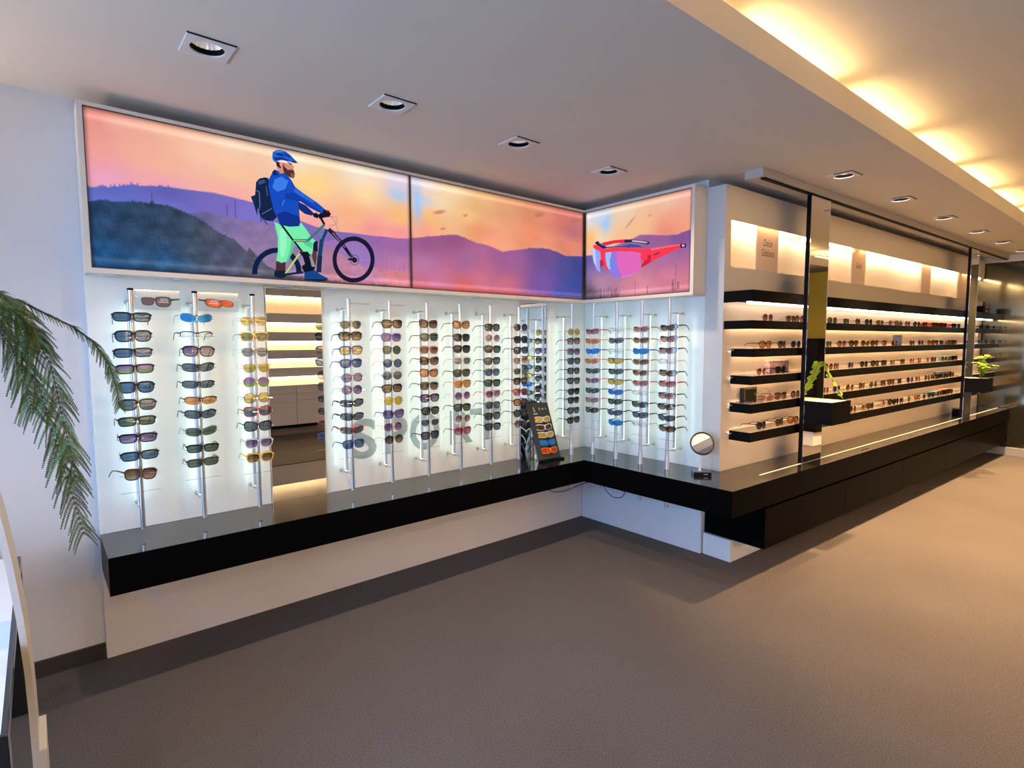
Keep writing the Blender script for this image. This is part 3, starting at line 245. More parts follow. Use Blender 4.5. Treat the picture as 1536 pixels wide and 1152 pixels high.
# lower ceiling: a slab with square cut-outs for the downlights, its long edge slightly askew
def edge_pt(u): return W(u, .884-.0265*u, 0)
EA, EB = edge_pt(-2.4), edge_pt(6.5)
def edge_y(x): return EA.y+(EB.y-EA.y)*(x-EA.x)/(EB.x-EA.x)
def ceiling():
    mb = MB(); X0, X1, Y1 = -5.6, 7.6, .25; h = .062
    cs = [(W(u, v, 0).x, W(u, v, 0).y) for u, v in SPOT_C]
    for xa, xb, ym, holes in ((X0, -.3, -1.2, SPOT_A), (-.3, X1, -2.045, cs)):
        xs = sorted({xa, xb} | {round(x+d, 4) for x, y in holes for d in (-h, h)}); ys = sorted({ym, Y1} | {round(y+d, 4) for x, y in holes for d in (-h, h)})
        for i in range(len(xs)-1):
            for j in range(len(ys)-1):
                cx, cy = (xs[i]+xs[i+1])/2, (ys[j]+ys[j+1])/2
                if any(abs(cx-x) < h and abs(cy-y) < h for x, y in holes): continue
                mb.add([(xs[i], ys[j], CZ), (xs[i+1], ys[j], CZ), (xs[i+1], ys[j+1], CZ), (xs[i], ys[j+1], CZ)], [(3, 2, 1, 0)])
        mb.add([(xa, ym, CZ), (xb, ym, CZ), (xb, edge_y(xb), CZ), (xa, edge_y(xa), CZ)], [(0, 1, 2, 3)])
    ya, yb = edge_y(X0), edge_y(X1)
    mb.add([(X0, ya, CZ), (X1, yb, CZ), (X1, yb, CZ+.118), (X0, ya, CZ+.118)], [(0, 1, 2, 3)])           # fascia of the cove
    mb.add([(X0, ya, CZ+.118), (X1, yb, CZ+.118), (X1, Y1, CZ+.118), (X0, Y1, CZ+.118)], [(0, 1, 2, 3)])
    return struct('ceiling', mb, M_ceil)
ceiling()
struct('ceiling_2', MB().box(-5.6, 8.2, -7.2, .3, UP, UP+.1), M_ceil)
def soffit_2():
    mb = MB(); q = [edge_pt(-2.4)+Vector((0, -1.40, 0)), edge_pt(6.5)+Vector((0, -1.40, 0))]; yy = lambda x: q[0].y+(q[1].y-q[0].y)*(x-q[0].x)/(q[1].x-q[0].x); h = .062
    holes = [(x, y) for x, y in SPOT_FILL if y < -4]; X0, X1, Y0, Y1 = -5.6, 8.2, -7.06, -4.2
    xs = sorted({X0, X1} | {round(x+d, 4) for x, y in holes for d in (-h, h)}); ys = sorted({Y0, Y1} | {round(y+d, 4) for x, y in holes for d in (-h, h)})
    for i in range(len(xs)-1):
        for j in range(len(ys)-1):
            cx, cy = (xs[i]+xs[i+1])/2, (ys[j]+ys[j+1])/2
            if any(abs(cx-x) < h and abs(cy-y) < h for x, y in holes): continue
            mb.add([(xs[i], ys[j], CZ), (xs[i+1], ys[j], CZ), (xs[i+1], ys[j+1], CZ), (xs[i], ys[j+1], CZ)], [(3, 2, 1, 0)])
    ya, yb = yy(X0), yy(X1)
    mb.add([(X0, Y1, CZ), (X1, Y1, CZ), (X1, yb, CZ), (X0, ya, CZ)], [(0, 3, 2, 1)])
    mb.add([(X0, ya, CZ), (X1, yb, CZ), (X1, yb, CZ+.118), (X0, ya, CZ+.118)], [(0, 1, 2, 3)])
    mb.add([(X0, ya, CZ+.118), (X1, yb, CZ+.118), (X1, Y0, CZ+.118), (X0, Y0, CZ+.118)], [(0, 1, 2, 3)])
    return struct('ceiling_3', mb, M_ceil)
soffit_2()
struct('baseboard_back', MB().box(-5.4, -3.312, .006, .02, 0, .075), mat('dark_baseboard', (.03, .028, .026), .5))
# cove tubes lying on the slab behind the fascia
for i in range(18):
    far = i > 8; u0 = -2.35+(i % 9)*1.06; a = edge_pt(u0+.06); c = edge_pt(u0+.94); n = Vector((0, .10 if not far else -1.50, CZ+.146))
    t = thing('cove_tube', 'warm fluorescent tube hidden in %s ceiling cove, %s from left' % ('opposite' if far else 'near', ORD[i % 9]), 'light', a+n, 0, 'tubes in the ceiling coves'); d = c-a
    MB().tube([Vector((0, 0, 0)), d], .013, 8).build('tube', M_cove, t); 
    for e in (0, 1): MB().box(d.x*e-.012, d.x*e+.012, d.y*e-.014, d.y*e+.014, -.027, .016).build('socket', M_white, t)
# glazed end wall at the far end of the shelf wall: dark mirrored glass on a pale base
def Wb(u, v, z): return W(u, v, z)
M_endglass = mat('dark_mirror_glass', (.17, .16, .10), .10, .85, spec=.5)
struct('wall_end', MB().box(6.09, 6.13, -.3, 5.6, .1, 2.49, Wb), M_endglass)
struct('trim_1', MB().box(6.05, 6.13, -.3, 5.6, 0, .1, Wb), mat('pale_base_trim', (.45, .44, .42), .5))
struct('trim_2', MB().box(6.06, 6.13, -.3, 5.6, 2.49, CZ, Wb), M_ceil)
# ceiling rail for the sliding mirrors
t = thing('ceiling_rail', 'long pale metal rail on the ceiling above sliding mirrors', 'rail')
b = MB(); b.box(.02, 6.08, .115, .235, 2.52, CZ-.001, W); b.build('rail_body', mat('rail_beige', (.50, .47, .42), .4), t)
b = MB(); b.box(.06, 6.08, .198, .226, 2.512, 2.521, W); b.build('track_slot', M_blackm, t)
# ================================================================== downlights
def downlight(loc, rz, lit, label, group):
    t = thing('downlight', label, 'light', loc, rz, group)
    mb = MB(); h = .079; r = .058; k = 32; vs = []; fs = []
    for j in range(k):
        A = 2*PI*j/k; c, s = math.cos(A), math.sin(A); m_ = max(abs(c), abs(s)); vs += [(h*c/m_, h*s/m_, -.006), (r*c, r*s, -.006), (r*c, r*s, .03), (h*c/m_, h*s/m_, .0)]
    for j in range(k):
        a, d = 4*j, 4*((j+1) % k); fs += [(a, d, d+1, a+1), (a+1, d+1, d+2, a+2), (a, a+3, d+3, d)]
    mb.add(vs, fs).build('bezel', mat('bezel_white', (.72, .69, .67), .5), t)
    b = MB(); b.box(-.081, .081, -.0825, -.0795, -.004, .0); b.box(-.0825, -.0795, -.0825, .03, -.004, .0) if lit else None; b.build('shadow_gap', M_blackm, t)
    MB().lathe([(.0575, .0), (.0575, .019), (.054, .019)], 32, cap=False).build('lamp_ring', M_blackm, t, True)
    b = MB(); k = 40; vs = []; R = [(.055, .018), (.046, .030), (.034, .040), (.016, .046)]
    for i, (r, z) in enumerate(R):
        for j in range(k): rr = r*(1 if j % 2 else .93); A = 2*PI*j/k; vs.append((rr*math.cos(A), rr*math.sin(A), z))
    b.add(vs, [(i*k+j, (i+1)*k+j, (i+1)*k+(j+1) % k, i*k+(j+1) % k) for i in range(3) for j in range(k)])
    b.build('reflector', mat('reflector_silver_glow', (.85, .84, .82), .38, .55, emis=.22, ecol=(1, .84, .70)), t)  # faint glow put into the silver so the dish looks brighter
    b = MB(); b.lathe([(.001, .030), (.010, .031), (.016, .046)], 16) if not lit else b.lathe([(.001, .014), (.034, .016), (.044, .022)], 24)
    b.build('bulb', M_lamp if lit else M_dark, t, True)
    MB().lathe([(.060, .012), (.060, .10), (.001, .10)], 24, cap=False).build('housing', M_blackm, t)
    return t
PL = ['nearest, leftmost', 'second from left', 'third from left', 'fourth from left, near the corner']
for i, (x, y) in enumerate(SPOT_A): downlight((x, y, CZ), 0, False, 'unlit square ceiling downlight above sunrise light box, '+PL[i], 'downlights above the light box')
for i, (u, v) in enumerate(SPOT_C): downlight(W(u, v, CZ), TH, True, 'lit square ceiling downlight before the shelf wall, %s from left' % ORD[i], 'downlights along the shelf wall')
for i, (x, y) in enumerate(SPOT_FILL): downlight((x, y, CZ if y < -4 else UP), 0, True, 'added fill downlight in the ceiling behind the viewer, %s from left' % ORD[i], 'added fill downlights behind the viewer')
# ================================================================== the sport wall
XL = -3.309
def panel(name, x0, x1, label, y0=-.02, y1=.02):
    return tag(MB().box(x0, x1, y0, y1, .609, 1.80).build(name, M_panel), label, 'panel')
panel('wall_panel', XL, -2.543, 'glossy white wall panel behind the three leftmost glasses poles')
pn = panel('wall_panel', -2.227, -.722, 'glossy white wall panel carrying grey SPORT lettering'); 
panel('wall_panel', -.438, -.001, 'narrow glossy white wall panel between corner mirror and inner corner')
tag(MB().box(0, .012, -1.122, -.021, .609, 1.80).build('wall_panel', M_panel), 'glossy white wall panel on the short wall right of corner', 'panel')
for ch, x0, x1, dz in (('S', -2.072, -1.905, .006), ('P', -1.852, -1.685, 0), ('O', -1.668, -1.442, .006), ('R', -1.357, -1.165, 0), ('T', -1.185, -.905, 0)):
    o = link('letter', fit_text(text_mesh(ch, 'letter', 1, 0, .001, bold=.022), x0, x1, .787-dz, 1.022+dz, -.0205), M_gray, pn); o['label'] = 'grey letter '+ch
for x0 in (-2.052, -1.812):
    link('brand_lettering', fit_text(text_mesh('swisseye', 'brand_lettering', 1, 0, .001, spacing=1.25), x0, x0+.118, 1.718, 1.733, -.0205), mat('faint_gold_print', (.42, .40, .34), .5), pn)
def tall_mirror(x0, x1, label):
    t = thing('wall_mirror', label, 'mirror', (x0, -.02, .609)); w_ = x1-x0
    MB().box(.004, w_-.004, -.006, .03, 0, 1.185).build('mirror_glass', M_mirror, t)
    mb = MB(); mb.box(0, .004, -.008, .03, 0, 1.189); mb.box(w_-.004, w_, -.008, .03, 0, 1.189); mb.box(.004, w_-.004, -.008, .03, 1.185, 1.189); mb.build('edge_trim', M_satin, t); return t
tall_mirror(-2.541, -2.229, 'tall wall mirror between third and fourth glasses poles')
tall_mirror(-.720, -.440, 'tall wall mirror near the corner behind black goggle display')
tag(MB().box(XL, -.002, .0, .0185, 0, .4445).build('base_panel', M_base), 'long low white base panel beneath the black counter', 'panel')
tag(MB().box(0.0, .0105, -1.122, -.002, 0, .4445).build('base_panel', M_base), 'short white base panel beneath counter right of inner corner', 'panel')
# counter: one continuous black worktop
A_, B_ = -.398, -.407
q = [(XL, -.001), (XL, A_), (B_, A_)]; e = W(0, .305, 0); p1 = Vector((B_, -1.568)); dirC = Vector((math.cos(TH), math.sin(TH)))
pe = Vector((p1.x, p1.y))+dirC*6.43; be = W(6.06, .001, 0); bs = W(0.001, .001, 0)
plan = [(XL, A_), (B_, A_), (p1.x, p1.y), (pe.x, pe.y), (be.x, be.y), (bs.x, bs.y), (-.001, -1.255), (-.001, -.022), (XL, -.022)]
t = thing('display_counter', 'long black glossy counter along both walls under the glasses', 'counter')
MB().prism(plan, .445, .608).build('worktop', M_black, t); wt = t.children[0]; wt.data.materials.append(M_blackf)
for pl in wt.data.polygons: pl.material_index = 0 if pl.normal.z > .5 else 1
MB().box(.12, 6.03, .214, .226, .608, .6095, W).build('track_groove', mat('pale_track', (.62, .60, .56), .35), t)
cl = [(p1.x+.0, p1.y), (pe.x, pe.y)]
MB().box(.06, 6.04, .005, .285, .425, .4455, W).build('shadow_gap', M_blackm, t)
for u0 in (1.55, 2.60): MB().box(u0, u0+.16, .288, .296, .608, .6092, W).build('cable_slot', M_blackm, t)
# wall-hung drawer unit and its plinth under the long shelf wall
t = thing('drawer_unit', 'long black wall-hung drawer unit below the counter', 'cabinet', W(.036, 0, .15), TH)
MB().box(0, 6.0, -.296, .125, 0, .275).build('carcass', M_blackf, t)
for i in range(5): MB().bevbox(i*1.2+.0015, i*1.2+1.1985, -.312, -.296, .002, .268, .0015).build('drawer_front', M_blackf, t)
tag(MB().box(.012, 6.04, -.12, .09, 0, .1495, W).build('plinth', M_white), 'white plinth set back under the black drawer unit', 'plinth')
# ================================================================== light boxes
ZB, ZT = 1.80, 2.519
def col_grid(x0, x1, z0, z1, nx, nz, fn, name, parent, place):
    xs = np.linspace(x0, x1, nx+1); zs = np.linspace(z0, z1, nz+1); X, Z = np.meshgrid(xs, zs)
    rgb = fn(X, Z); n = X.size
    V = np.array([place(a, c, 0) for a, c in zip(X.ravel(), Z.ravel())], np.float32)
    I = np.arange((nx+1)*(nz+1)).reshape(nz+1, nx+1); Fq = np.stack([I[:-1, :-1], I[:-1, 1:], I[1:, 1:], I[1:, :-1]], -1).reshape(-1, 4)
    me = bpy.data.meshes.new(name); me.vertices.add(n); me.vertices.foreach_set('co', V.ravel())
    me.loops.add(Fq.size); me.loops.foreach_set('vertex_index', Fq.ravel().astype(np.int32)); me.polygons.add(len(Fq))
    me.polygons.foreach_set('loop_start', np.arange(0, Fq.size, 4, dtype=np.int32)); me.update(calc_edges=True)
    s = np.clip(rgb.reshape(-1, 3)/255, 0, 1); L = np.where(s <= .04045, s/12.92, ((s+.055)/1.055)**2.4)
    at = me.color_attributes.new('print', 'FLOAT_COLOR', 'POINT'); at.data.foreach_set('color', np.concatenate([L, np.ones((n, 1))], 1).astype(np.float32).ravel())
    return link(name, me, M_print, parent)
def idw(X, Z, pts, p=2.6):
    num = 0; den = 0
    for (a, c), col in pts:
        wgt = 1/((X-a)**2+1.6*(Z-c)**2+2.5e-3)**(p/2); num = num+wgt[..., None]*np.array(col, float); den = den+wgt
    return num/den[..., None]
def sky_at(X, line, jag=0, seed=0):
    a = np.array(sorted(line)); z = np.interp(X, a[:, 0], a[:, 1])
    if np.any(jag):
        r = np.random.RandomState(seed); g = r.rand(400); z = z+jag*(np.interp(X, np.linspace(X.min(), X.max(), 400), g)**3)
    return z
NZ = np.random.RandomState(3)
def fbm(X, Z, s, ax=1.0, seed=0):
    r = np.random.RandomState(seed); out = 0; amp = 1
    for o_ in range(4):
        th = r.rand(5)*6.28; k = s*(2**o_); out = out+amp*sum(np.sin((X*ax*math.cos(t_)+Z*math.sin(t_))*k*(1+.4*r.rand())+r.rand()*6.28) for t_ in th)/5; amp *= .6
    return out
def lay(rgb, X, Z, top, pts, soft=.004, tex=0, s=60):
    m = np.clip((top-Z)/soft+.5, 0, 1)[..., None]; c = idw(X, Z, pts)
    if tex: c = c*(1+tex*fbm(X, Z, s, 1, 5))[..., None]
    return rgb*(1-m)+c*m
def blob(rgb, X, Z, c, rx, rz, col, k=1.0, soft=1):
    d = np.exp(-(((X-c[0])/rx)**2+((Z-c[1])/rz)**2)**soft)[..., None]*k; return rgb*(1-d)+np.array(col, float)*d
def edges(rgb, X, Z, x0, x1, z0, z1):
    # uneven backlight painted into the print: brighter line inside each edge, dimmer rim
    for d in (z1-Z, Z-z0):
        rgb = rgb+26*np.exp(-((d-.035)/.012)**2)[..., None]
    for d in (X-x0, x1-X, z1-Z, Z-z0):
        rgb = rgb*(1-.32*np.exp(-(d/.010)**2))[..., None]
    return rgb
SX = (-3.285, -1.7165, -1.708, -.162); SZ = (1.826, 2.4995)
def trees(rgb, X, Z, lst, col):
    for a, z0, z1, w_ in lst: m = ((np.abs(X-a) < w_*(1-.6*(Z-z0)/(z1-z0))) & (Z > z0) & (Z < z1))[..., None]; rgb = np.where(m, rgb*.45+np.array(col, float)*.55, rgb)
    return rgb
def f1(X, Z):
    rgb = idw(X, Z, ART['sky1']); rgb = rgb*(1+.02*fbm(X, Z*5, 7, 1, 2))[..., None]
    c = ART['blob'][0]; rgb = blob(rgb, X, Z, (c[0]+.03, c[1]), .07, .035, (160, 200, 245), .75)
    rgb = lay(rgb, X, Z, sky_at(X, ART['far1'], .016*(X < -2.98), 1), ART['far1c']); rgb = lay(rgb, X, Z, sky_at(X, ART['hr']), ART['hrc'])
    rgb = lay(rgb, X, Z, sky_at(X, ART['mid1']), ART['mid1c'], .006, .07, 55)
    rgb = lay(rgb, X, Z, sky_at(X, ART['fr1'], .010, 2), [(c_, (v_[0]*.82, v_[1]*.84, v_[2]*.86)) for c_, v_ in ART['fr1c']], .004, .16, 55)
    rgb = trees(rgb, X, Z, [(-3.05, 2.13, 2.22, .003), (-2.74, 2.12, 2.19, .003), (-2.70, 2.11, 2.20, .003), (-2.58, 2.11, 2.17, .006), (-2.41, 2.03, 2.12, .003)], (50, 60, 110))
    r = np.random.RandomState(8); rgb = trees(rgb, X, Z, [(-1.98+.25*r.rand(), 1.93, 1.96+.05*r.rand(), .003) for _ in range(14)], (170, 100, 150))
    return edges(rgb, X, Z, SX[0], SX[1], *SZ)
def f2(X, Z):
    rgb = idw(X, Z, ART['sky2']); rgb = rgb*(1+.03*fbm(X, Z*6, 6, 1, 4))[..., None]
    c = ART['blob'][1]; rgb = blob(rgb, X, Z, c, .035, .10, (150, 195, 248), .9); rgb = blob(rgb, X, Z, (c[0]+.045, c[1]+.02), .06, .03, (185, 210, 245), .7)
    for (a, z), rx, rz in zip(ART['clouds'][:5], (.045, .018, .022, .05, .09), (.012, .008, .007, .018, .014)): rgb = blob(rgb, X, Z+.25*(X-a)*(-1), (a, z), rx, rz, (190, 110, 95), .75, 1.6)
    rgb = lay(rgb, X, Z, sky_at(X, ART['s2p']), [((-.8, 2.1), (215, 125, 120))]) if False else rgb
    rgb = lay(rgb, X, Z, sky_at(X, ART['s2'], .008, 3), ART['h2'], .004, .02, 20)
    r = np.random.RandomState(4); g_ = np.interp(X, np.linspace(X.min(), X.max(), 90), r.rand(90)); tp = 1.838+.045*g_*np.exp(-((X+1.05)/.42)**2); m_ = np.clip((tp-Z)/.012+.5, 0, 1)[..., None]*.6; rgb = rgb*(1-m_)+np.array((212, 98, 96.))*m_
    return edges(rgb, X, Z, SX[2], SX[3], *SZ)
def f3(X, Z):
    rgb = idw(X, Z, ART['sky3']); c = ART['blob'][2]; rgb = blob(rgb, X, Z, c, .055, .075, (160, 200, 250), .9); rgb = blob(rgb, X, Z, (c[0]+.05, c[1]+.05), .06, .03, (205, 215, 235), .7)
    a, z = ART['clouds'][5]; rgb = blob(rgb, X, Z+.8*(X-a), (a, z), .045, .012, (190, 130, 125), .7, 1.6); rgb = blob(rgb, X, Z, ART['clouds'][6], .015, .008, (200, 135, 120), .7)
    rgb = lay(rgb, X, Z, sky_at(X, ART['s3'], .006, 3), ART['h3'], .004, .03, 25)
    r = np.random.RandomState(6); rgb = trees(rgb, X, Z, [(-.17-.35*r.rand(), 1.83, 1.86+.05*r.rand(), .006) for _ in range(30)]+[(-.64, 1.83, 1.93, .003), (-.75, 1.83, 1.91, .004), (-.98, 1.84, 2.02, .004), (-.96, 1.84, 1.92, .012), (-1.0, 1.85, 1.9, .012)], (110, 70, 90))
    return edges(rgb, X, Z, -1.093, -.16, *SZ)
def flat_art(polys, name, parent, place):
    vs = []; fs = []; cols = []; d = 0; last = None
    for c, p in polys:
        if c != last: d += .00005; last = c
        n = len(vs); vs += [place(a, z, d) for a, z in p]; fs.append(tuple(range(n, n+len(p)))); cols.append(c)
    me = bpy.data.meshes.new(name); me.from_pydata([tuple(q) for q in vs], [], fs); at = me.color_attributes.new('print', 'FLOAT_COLOR', 'CORNER')
    for pl, c in zip(me.polygons, cols):
        for li in pl.loop_indices: at.data[li].color = (*lin(c), 1)
    return link(name, me, M_print, parent)
def clip_z(p, z0):
    out = []
    for i in range(len(p)):
        a, c = p[i], p[(i+1) % len(p)]
        if a[1] >= z0: out.append(a)
        if (a[1] >= z0) != (c[1] >= z0): k_ = (z0-a[1])/(c[1]-a[1]); out.append((a[0]+k_*(c[0]-a[0]), z0))
    return out
t = thing('light_box', 'long white-framed light box with sunrise hills and cyclist picture', 'light box')
b = MB()
b.box(XL, -.0, -.132, .018, ZB, ZT)
for a in ((XL, SX[0]-.004, ZB, ZT), (SX[0]-.004, -.154, ZT-.016, ZT), (SX[0]-.004, -.154, ZB, SZ[0]-.004)): b.box(a[0], a[1], -.154, -.132, a[2], a[3])
b.build('housing', M_frame, t)
b = MB()
for x0, x1 in ((SX[0], SX[1]), (SX[2], SX[3])):
    b.box(x0-.004, x0, -.151, -.1325, SZ[0]-.004, SZ[1]+.004); b.box(x1, x1+.004, -.151, -.1325, SZ[0]-.004, SZ[1]+.004)
    b.box(x0, x1, -.151, -.1325, SZ[1], SZ[1]+.004); b.box(x0, x1, -.151, -.1325, SZ[0]-.004, SZ[0])
b.build('inner_frame', mat('dark_bronze_trim', (.085, .04, .028), .4), t)
pa = lambda a, z, d: (a, -.144-d, z)
s1 = col_grid(SX[0], SX[1], *SZ, 330, 140, f1, 'picture', t, pa); s1['label'] = 'backlit picture of cyclist and hills at sunrise'
s2_ = col_grid(SX[2], SX[3], *SZ, 320, 140, f2, 'picture', t, pa); s2_['label'] = 'backlit picture of pink sky and violet hills'
cy = [(c, clip_z(p, SZ[0]+.004)) for c, p in CYCLIST]; cy = [(c, p) for c, p in cy if len(p) > 2]
o = flat_art(cy, 'printed_cyclist', s1, lambda a, z, d: (a, -.1443-d, z)); o['label'] = 'printed figure of bearded cyclist in blue jacket with mountain bike'
t = thing('light_box', 'short white-framed light box with giant red sports glasses picture', 'light box')
b = MB(); b.box(-.132, .012, -1.122, -.1545, ZB, ZT)
b.box(-.154, -.132, -1.122, -1.097, ZB, ZT); b.box(-.154, -.132, -1.097, -.1545, ZT-.016, ZT); b.box(-.154, -.132, -1.097, -.1545, ZB, SZ[0]-.004)
b.build('housing', M_frame, t)
b = MB(); b.box(-.151, -.1325, -1.097, -1.093, SZ[0]-.004, SZ[1]+.004); b.box(-.151, -.1325, -.1595, -.1555, SZ[0]-.004, SZ[1]+.004); b.box(-.151, -.1325, -1.093, -.1595, SZ[1], SZ[1]+.004); b.box(-.151, -.1325, -1.093, -.1595, SZ[0]-.004, SZ[0])
b.build('inner_frame', MATS['dark_bronze_trim'], t)
s3_ = col_grid(-1.093, -.16, *SZ, 200, 140, f3, 'picture', t, lambda a, z, d: (-.144-d, a, z)); s3_['label'] = 'backlit picture of dawn hills with red glasses'
flat_art(REDGLASSES, 'printed_red_glasses', s3_, lambda a, z, d: (-.1443-d, a, z))['label'] = 'printed giant red sports sunglasses'
# ================================================================== glasses poles
POLE_W = {1: 'leftmost glasses pole on the sport wall', 14: 'rightmost glasses pole, on the short wall'}
def pole_name(k): return POLE_W.get(k, ORD[k-1]+' glasses pole from left on the sport wall')
def rack_meshes(standing):
    m = {}
    b = MB()
    if not standing: b.tube([(0, 0, .645), (0, 0, 1.737)], .0105, 14)
    else: b.tube([(0, 0, .608), (0, 0, 1.785)], .0115, 14)
    m['pole'] = b.mesh('pole', True)
    if standing:
        m['sleeve'] = MB().lathe([(.0165, .608), (.0165, .665), (.013, .70)], 16).mesh('sleeve', True); m['tail'] = MB().lathe([(.015, .34), (.015, .445)], 14).mesh('tail', True)
    else: m['sleeve'] = MB().lathe([(.0122, 1.730), (.0122, 1.739), (.004, 1.741)], 14).mesh('cap', True)
    yb = .16
    def arm(z):
        b = MB(); b.tube([(0, .008, z), (0, yb, z)], .0032, 8); b.tube([(0, yb-.006, z), (0, yb, z)], .011, 12); b.box(-.006, .006, .072, .092, z-.007, z+.007); return b.mesh('bracket_arm', True)
    m['arm_t'] = arm(1.685); m['arm_b'] = arm(.735)
    # light rod: aluminium half shell towards the room, luminous half towards the wall
    k = 12; r = .0095; f = [];
    def half(a0, a1, name):
        vs = []; fs = []
        for z in (.745, 1.675):
            for j in range(k+1): A = a0+(a1-a0)*j/k; vs.append((r*math.cos(A), .082+r*math.sin(A), z))
        return MB().add(vs, [(j, j+1, k+2+j, k+1+j) for j in range(k)]).mesh(name, True)
    m['shell'] = half(PI, 2*PI, 'light_shell'); m['led'] = half(0, PI, 'light_strip')
    m['pin'] = MB().tube([(-.078, 0, 0), (.078, 0, 0)], .0009, 5).mesh('pin')
    return m
RM = {False: rack_meshes(False), True: rack_meshes(True)}
M_arm = mat('pale_bracket', (.50, .49, .44), .4, .3)
M_tube = mat('pale_tube_shell', (.72, .74, .74), .35, .3)
def rack(k, loc, rz, standing, zs):
    m = RM[standing]
    t = thing('glasses_pole', pole_name(k), 'display pole', loc, rz, 'glasses poles on the sport wall')
    link('pole', m['pole'], M_alu if not standing else M_satin, t); link('sleeve' if standing else 'end_cap', m['sleeve'], M_blackm if k < 4 else M_satin, t)
    link('bracket_arm', m['arm_t'], M_arm, t); link('bracket_arm', m['arm_b'], M_arm, t)
    if standing: link('pole_end', m['tail'], M_satin, t)
    link('light_shell', m['shell'], M_tube, t); link('light_strip', m['led'], M_led, t)
    dz = (zs[0]-zs[-1])/(len(zs)-1); extra = [zs[-1]-dz] if k < 9 else [zs[-1]-dz, zs[-1]-1.9*dz][:12-len(zs)]
    for z in list(zs)+extra:
        p = link('pin', m['pin'], M_steel, t); p.location = (0, -.0125, z-.004)
PX = dict(POLE_X); A_Y = -.18
BPOS = {10: (-.328, -.188, 0), 11: (-.195, -.293, -PI/2), 12: (-.195, -.521, -PI/2), 13: (-.2, -.752, -PI/2), 14: (-.2, -.977, -PI/2)}
for k in range(1, 10): rack(k, (PX[k], A_Y, 0), 0, False, PAIR_Z[k])
for k, (x, y, rz) in BPOS.items(): rack(k, (x, y, 0), rz, True, PAIR_Z[k])
# round covers of the small lights under the light box
pm = MB().lathe([(.037, 0), (.037, -.004), (.030, -.006), (.028, -.003), (.001, -.003)], 24).mesh('cover', True)
slots = [PX[1], PX[2], PX[3], -2.39, PX[4], PX[5], PX[6], PX[7], PX[8], PX[9], -.61, -.33]
for i, x in enumerate(slots):
    o = link('puck_light', pm, M_satin); o.location = (x-.04, -.085, ZB); tag(o, 'round puck cover under the light box, %s from left' % ORD[i], 'light', 'puck covers under the light box')
# ================================================================== glasses
def outline(kind, n=22):
    pts = []
    for i in range(n):
        A = 2*PI*i/n; c, s = math.cos(A), math.sin(A); sg = lambda v, e: math.copysign(abs(v)**e, v)
        if kind == 'w': x = .0275*sg(c, .62); z = (.0185 if s > 0 else .022)*sg(s, .68); x *= 1+.10*z/.02
        elif kind == 'q': x = .029*sg(c, .5); z = (.014 if s > 0 else .017)*sg(s, .55); x *= 1+.07*z/.015
        elif kind == 'r': x = .0255*sg(c, .92); z = .024*sg(s, .92)
        elif kind == 'a': x = .0275*sg(c, .85); z = (.018 if s > 0 else .027)*sg(s, .85); x += .004*(-z/.02)*(-1)*0; x *= 1-.10*max(0, -z)/.027
        elif kind == 'c': x = .029*sg(c, .8); z = (.019 if s > 0 else .023)*sg(s, .8); z += .008*max(0, x)/.029 if s > -.2 else 0
        elif kind == 's': x = .032*sg(c, .75); z = (.016 if s > 0 else .019)*sg(s, .72); z += .004*x/.03
        else: x = .031*sg(c, .62); z = (.015 if s > 0 else .019)*sg(s, .7); z += .002*x/.03
        pts.append((x, z))
    return pts
CX = {'w': .0345, 'q': .036, 'r': .0335, 'a': .0345, 'c': .035, 's': .0345, 'h': .0355}
RIM = {'w': .0042, 'q': .0040, 'r': .0019, 'a': .0010, 'c': .0034, 's': .0024, 'h': .0024}
WRAP = {'s': 3.6, 'h': 2.8}
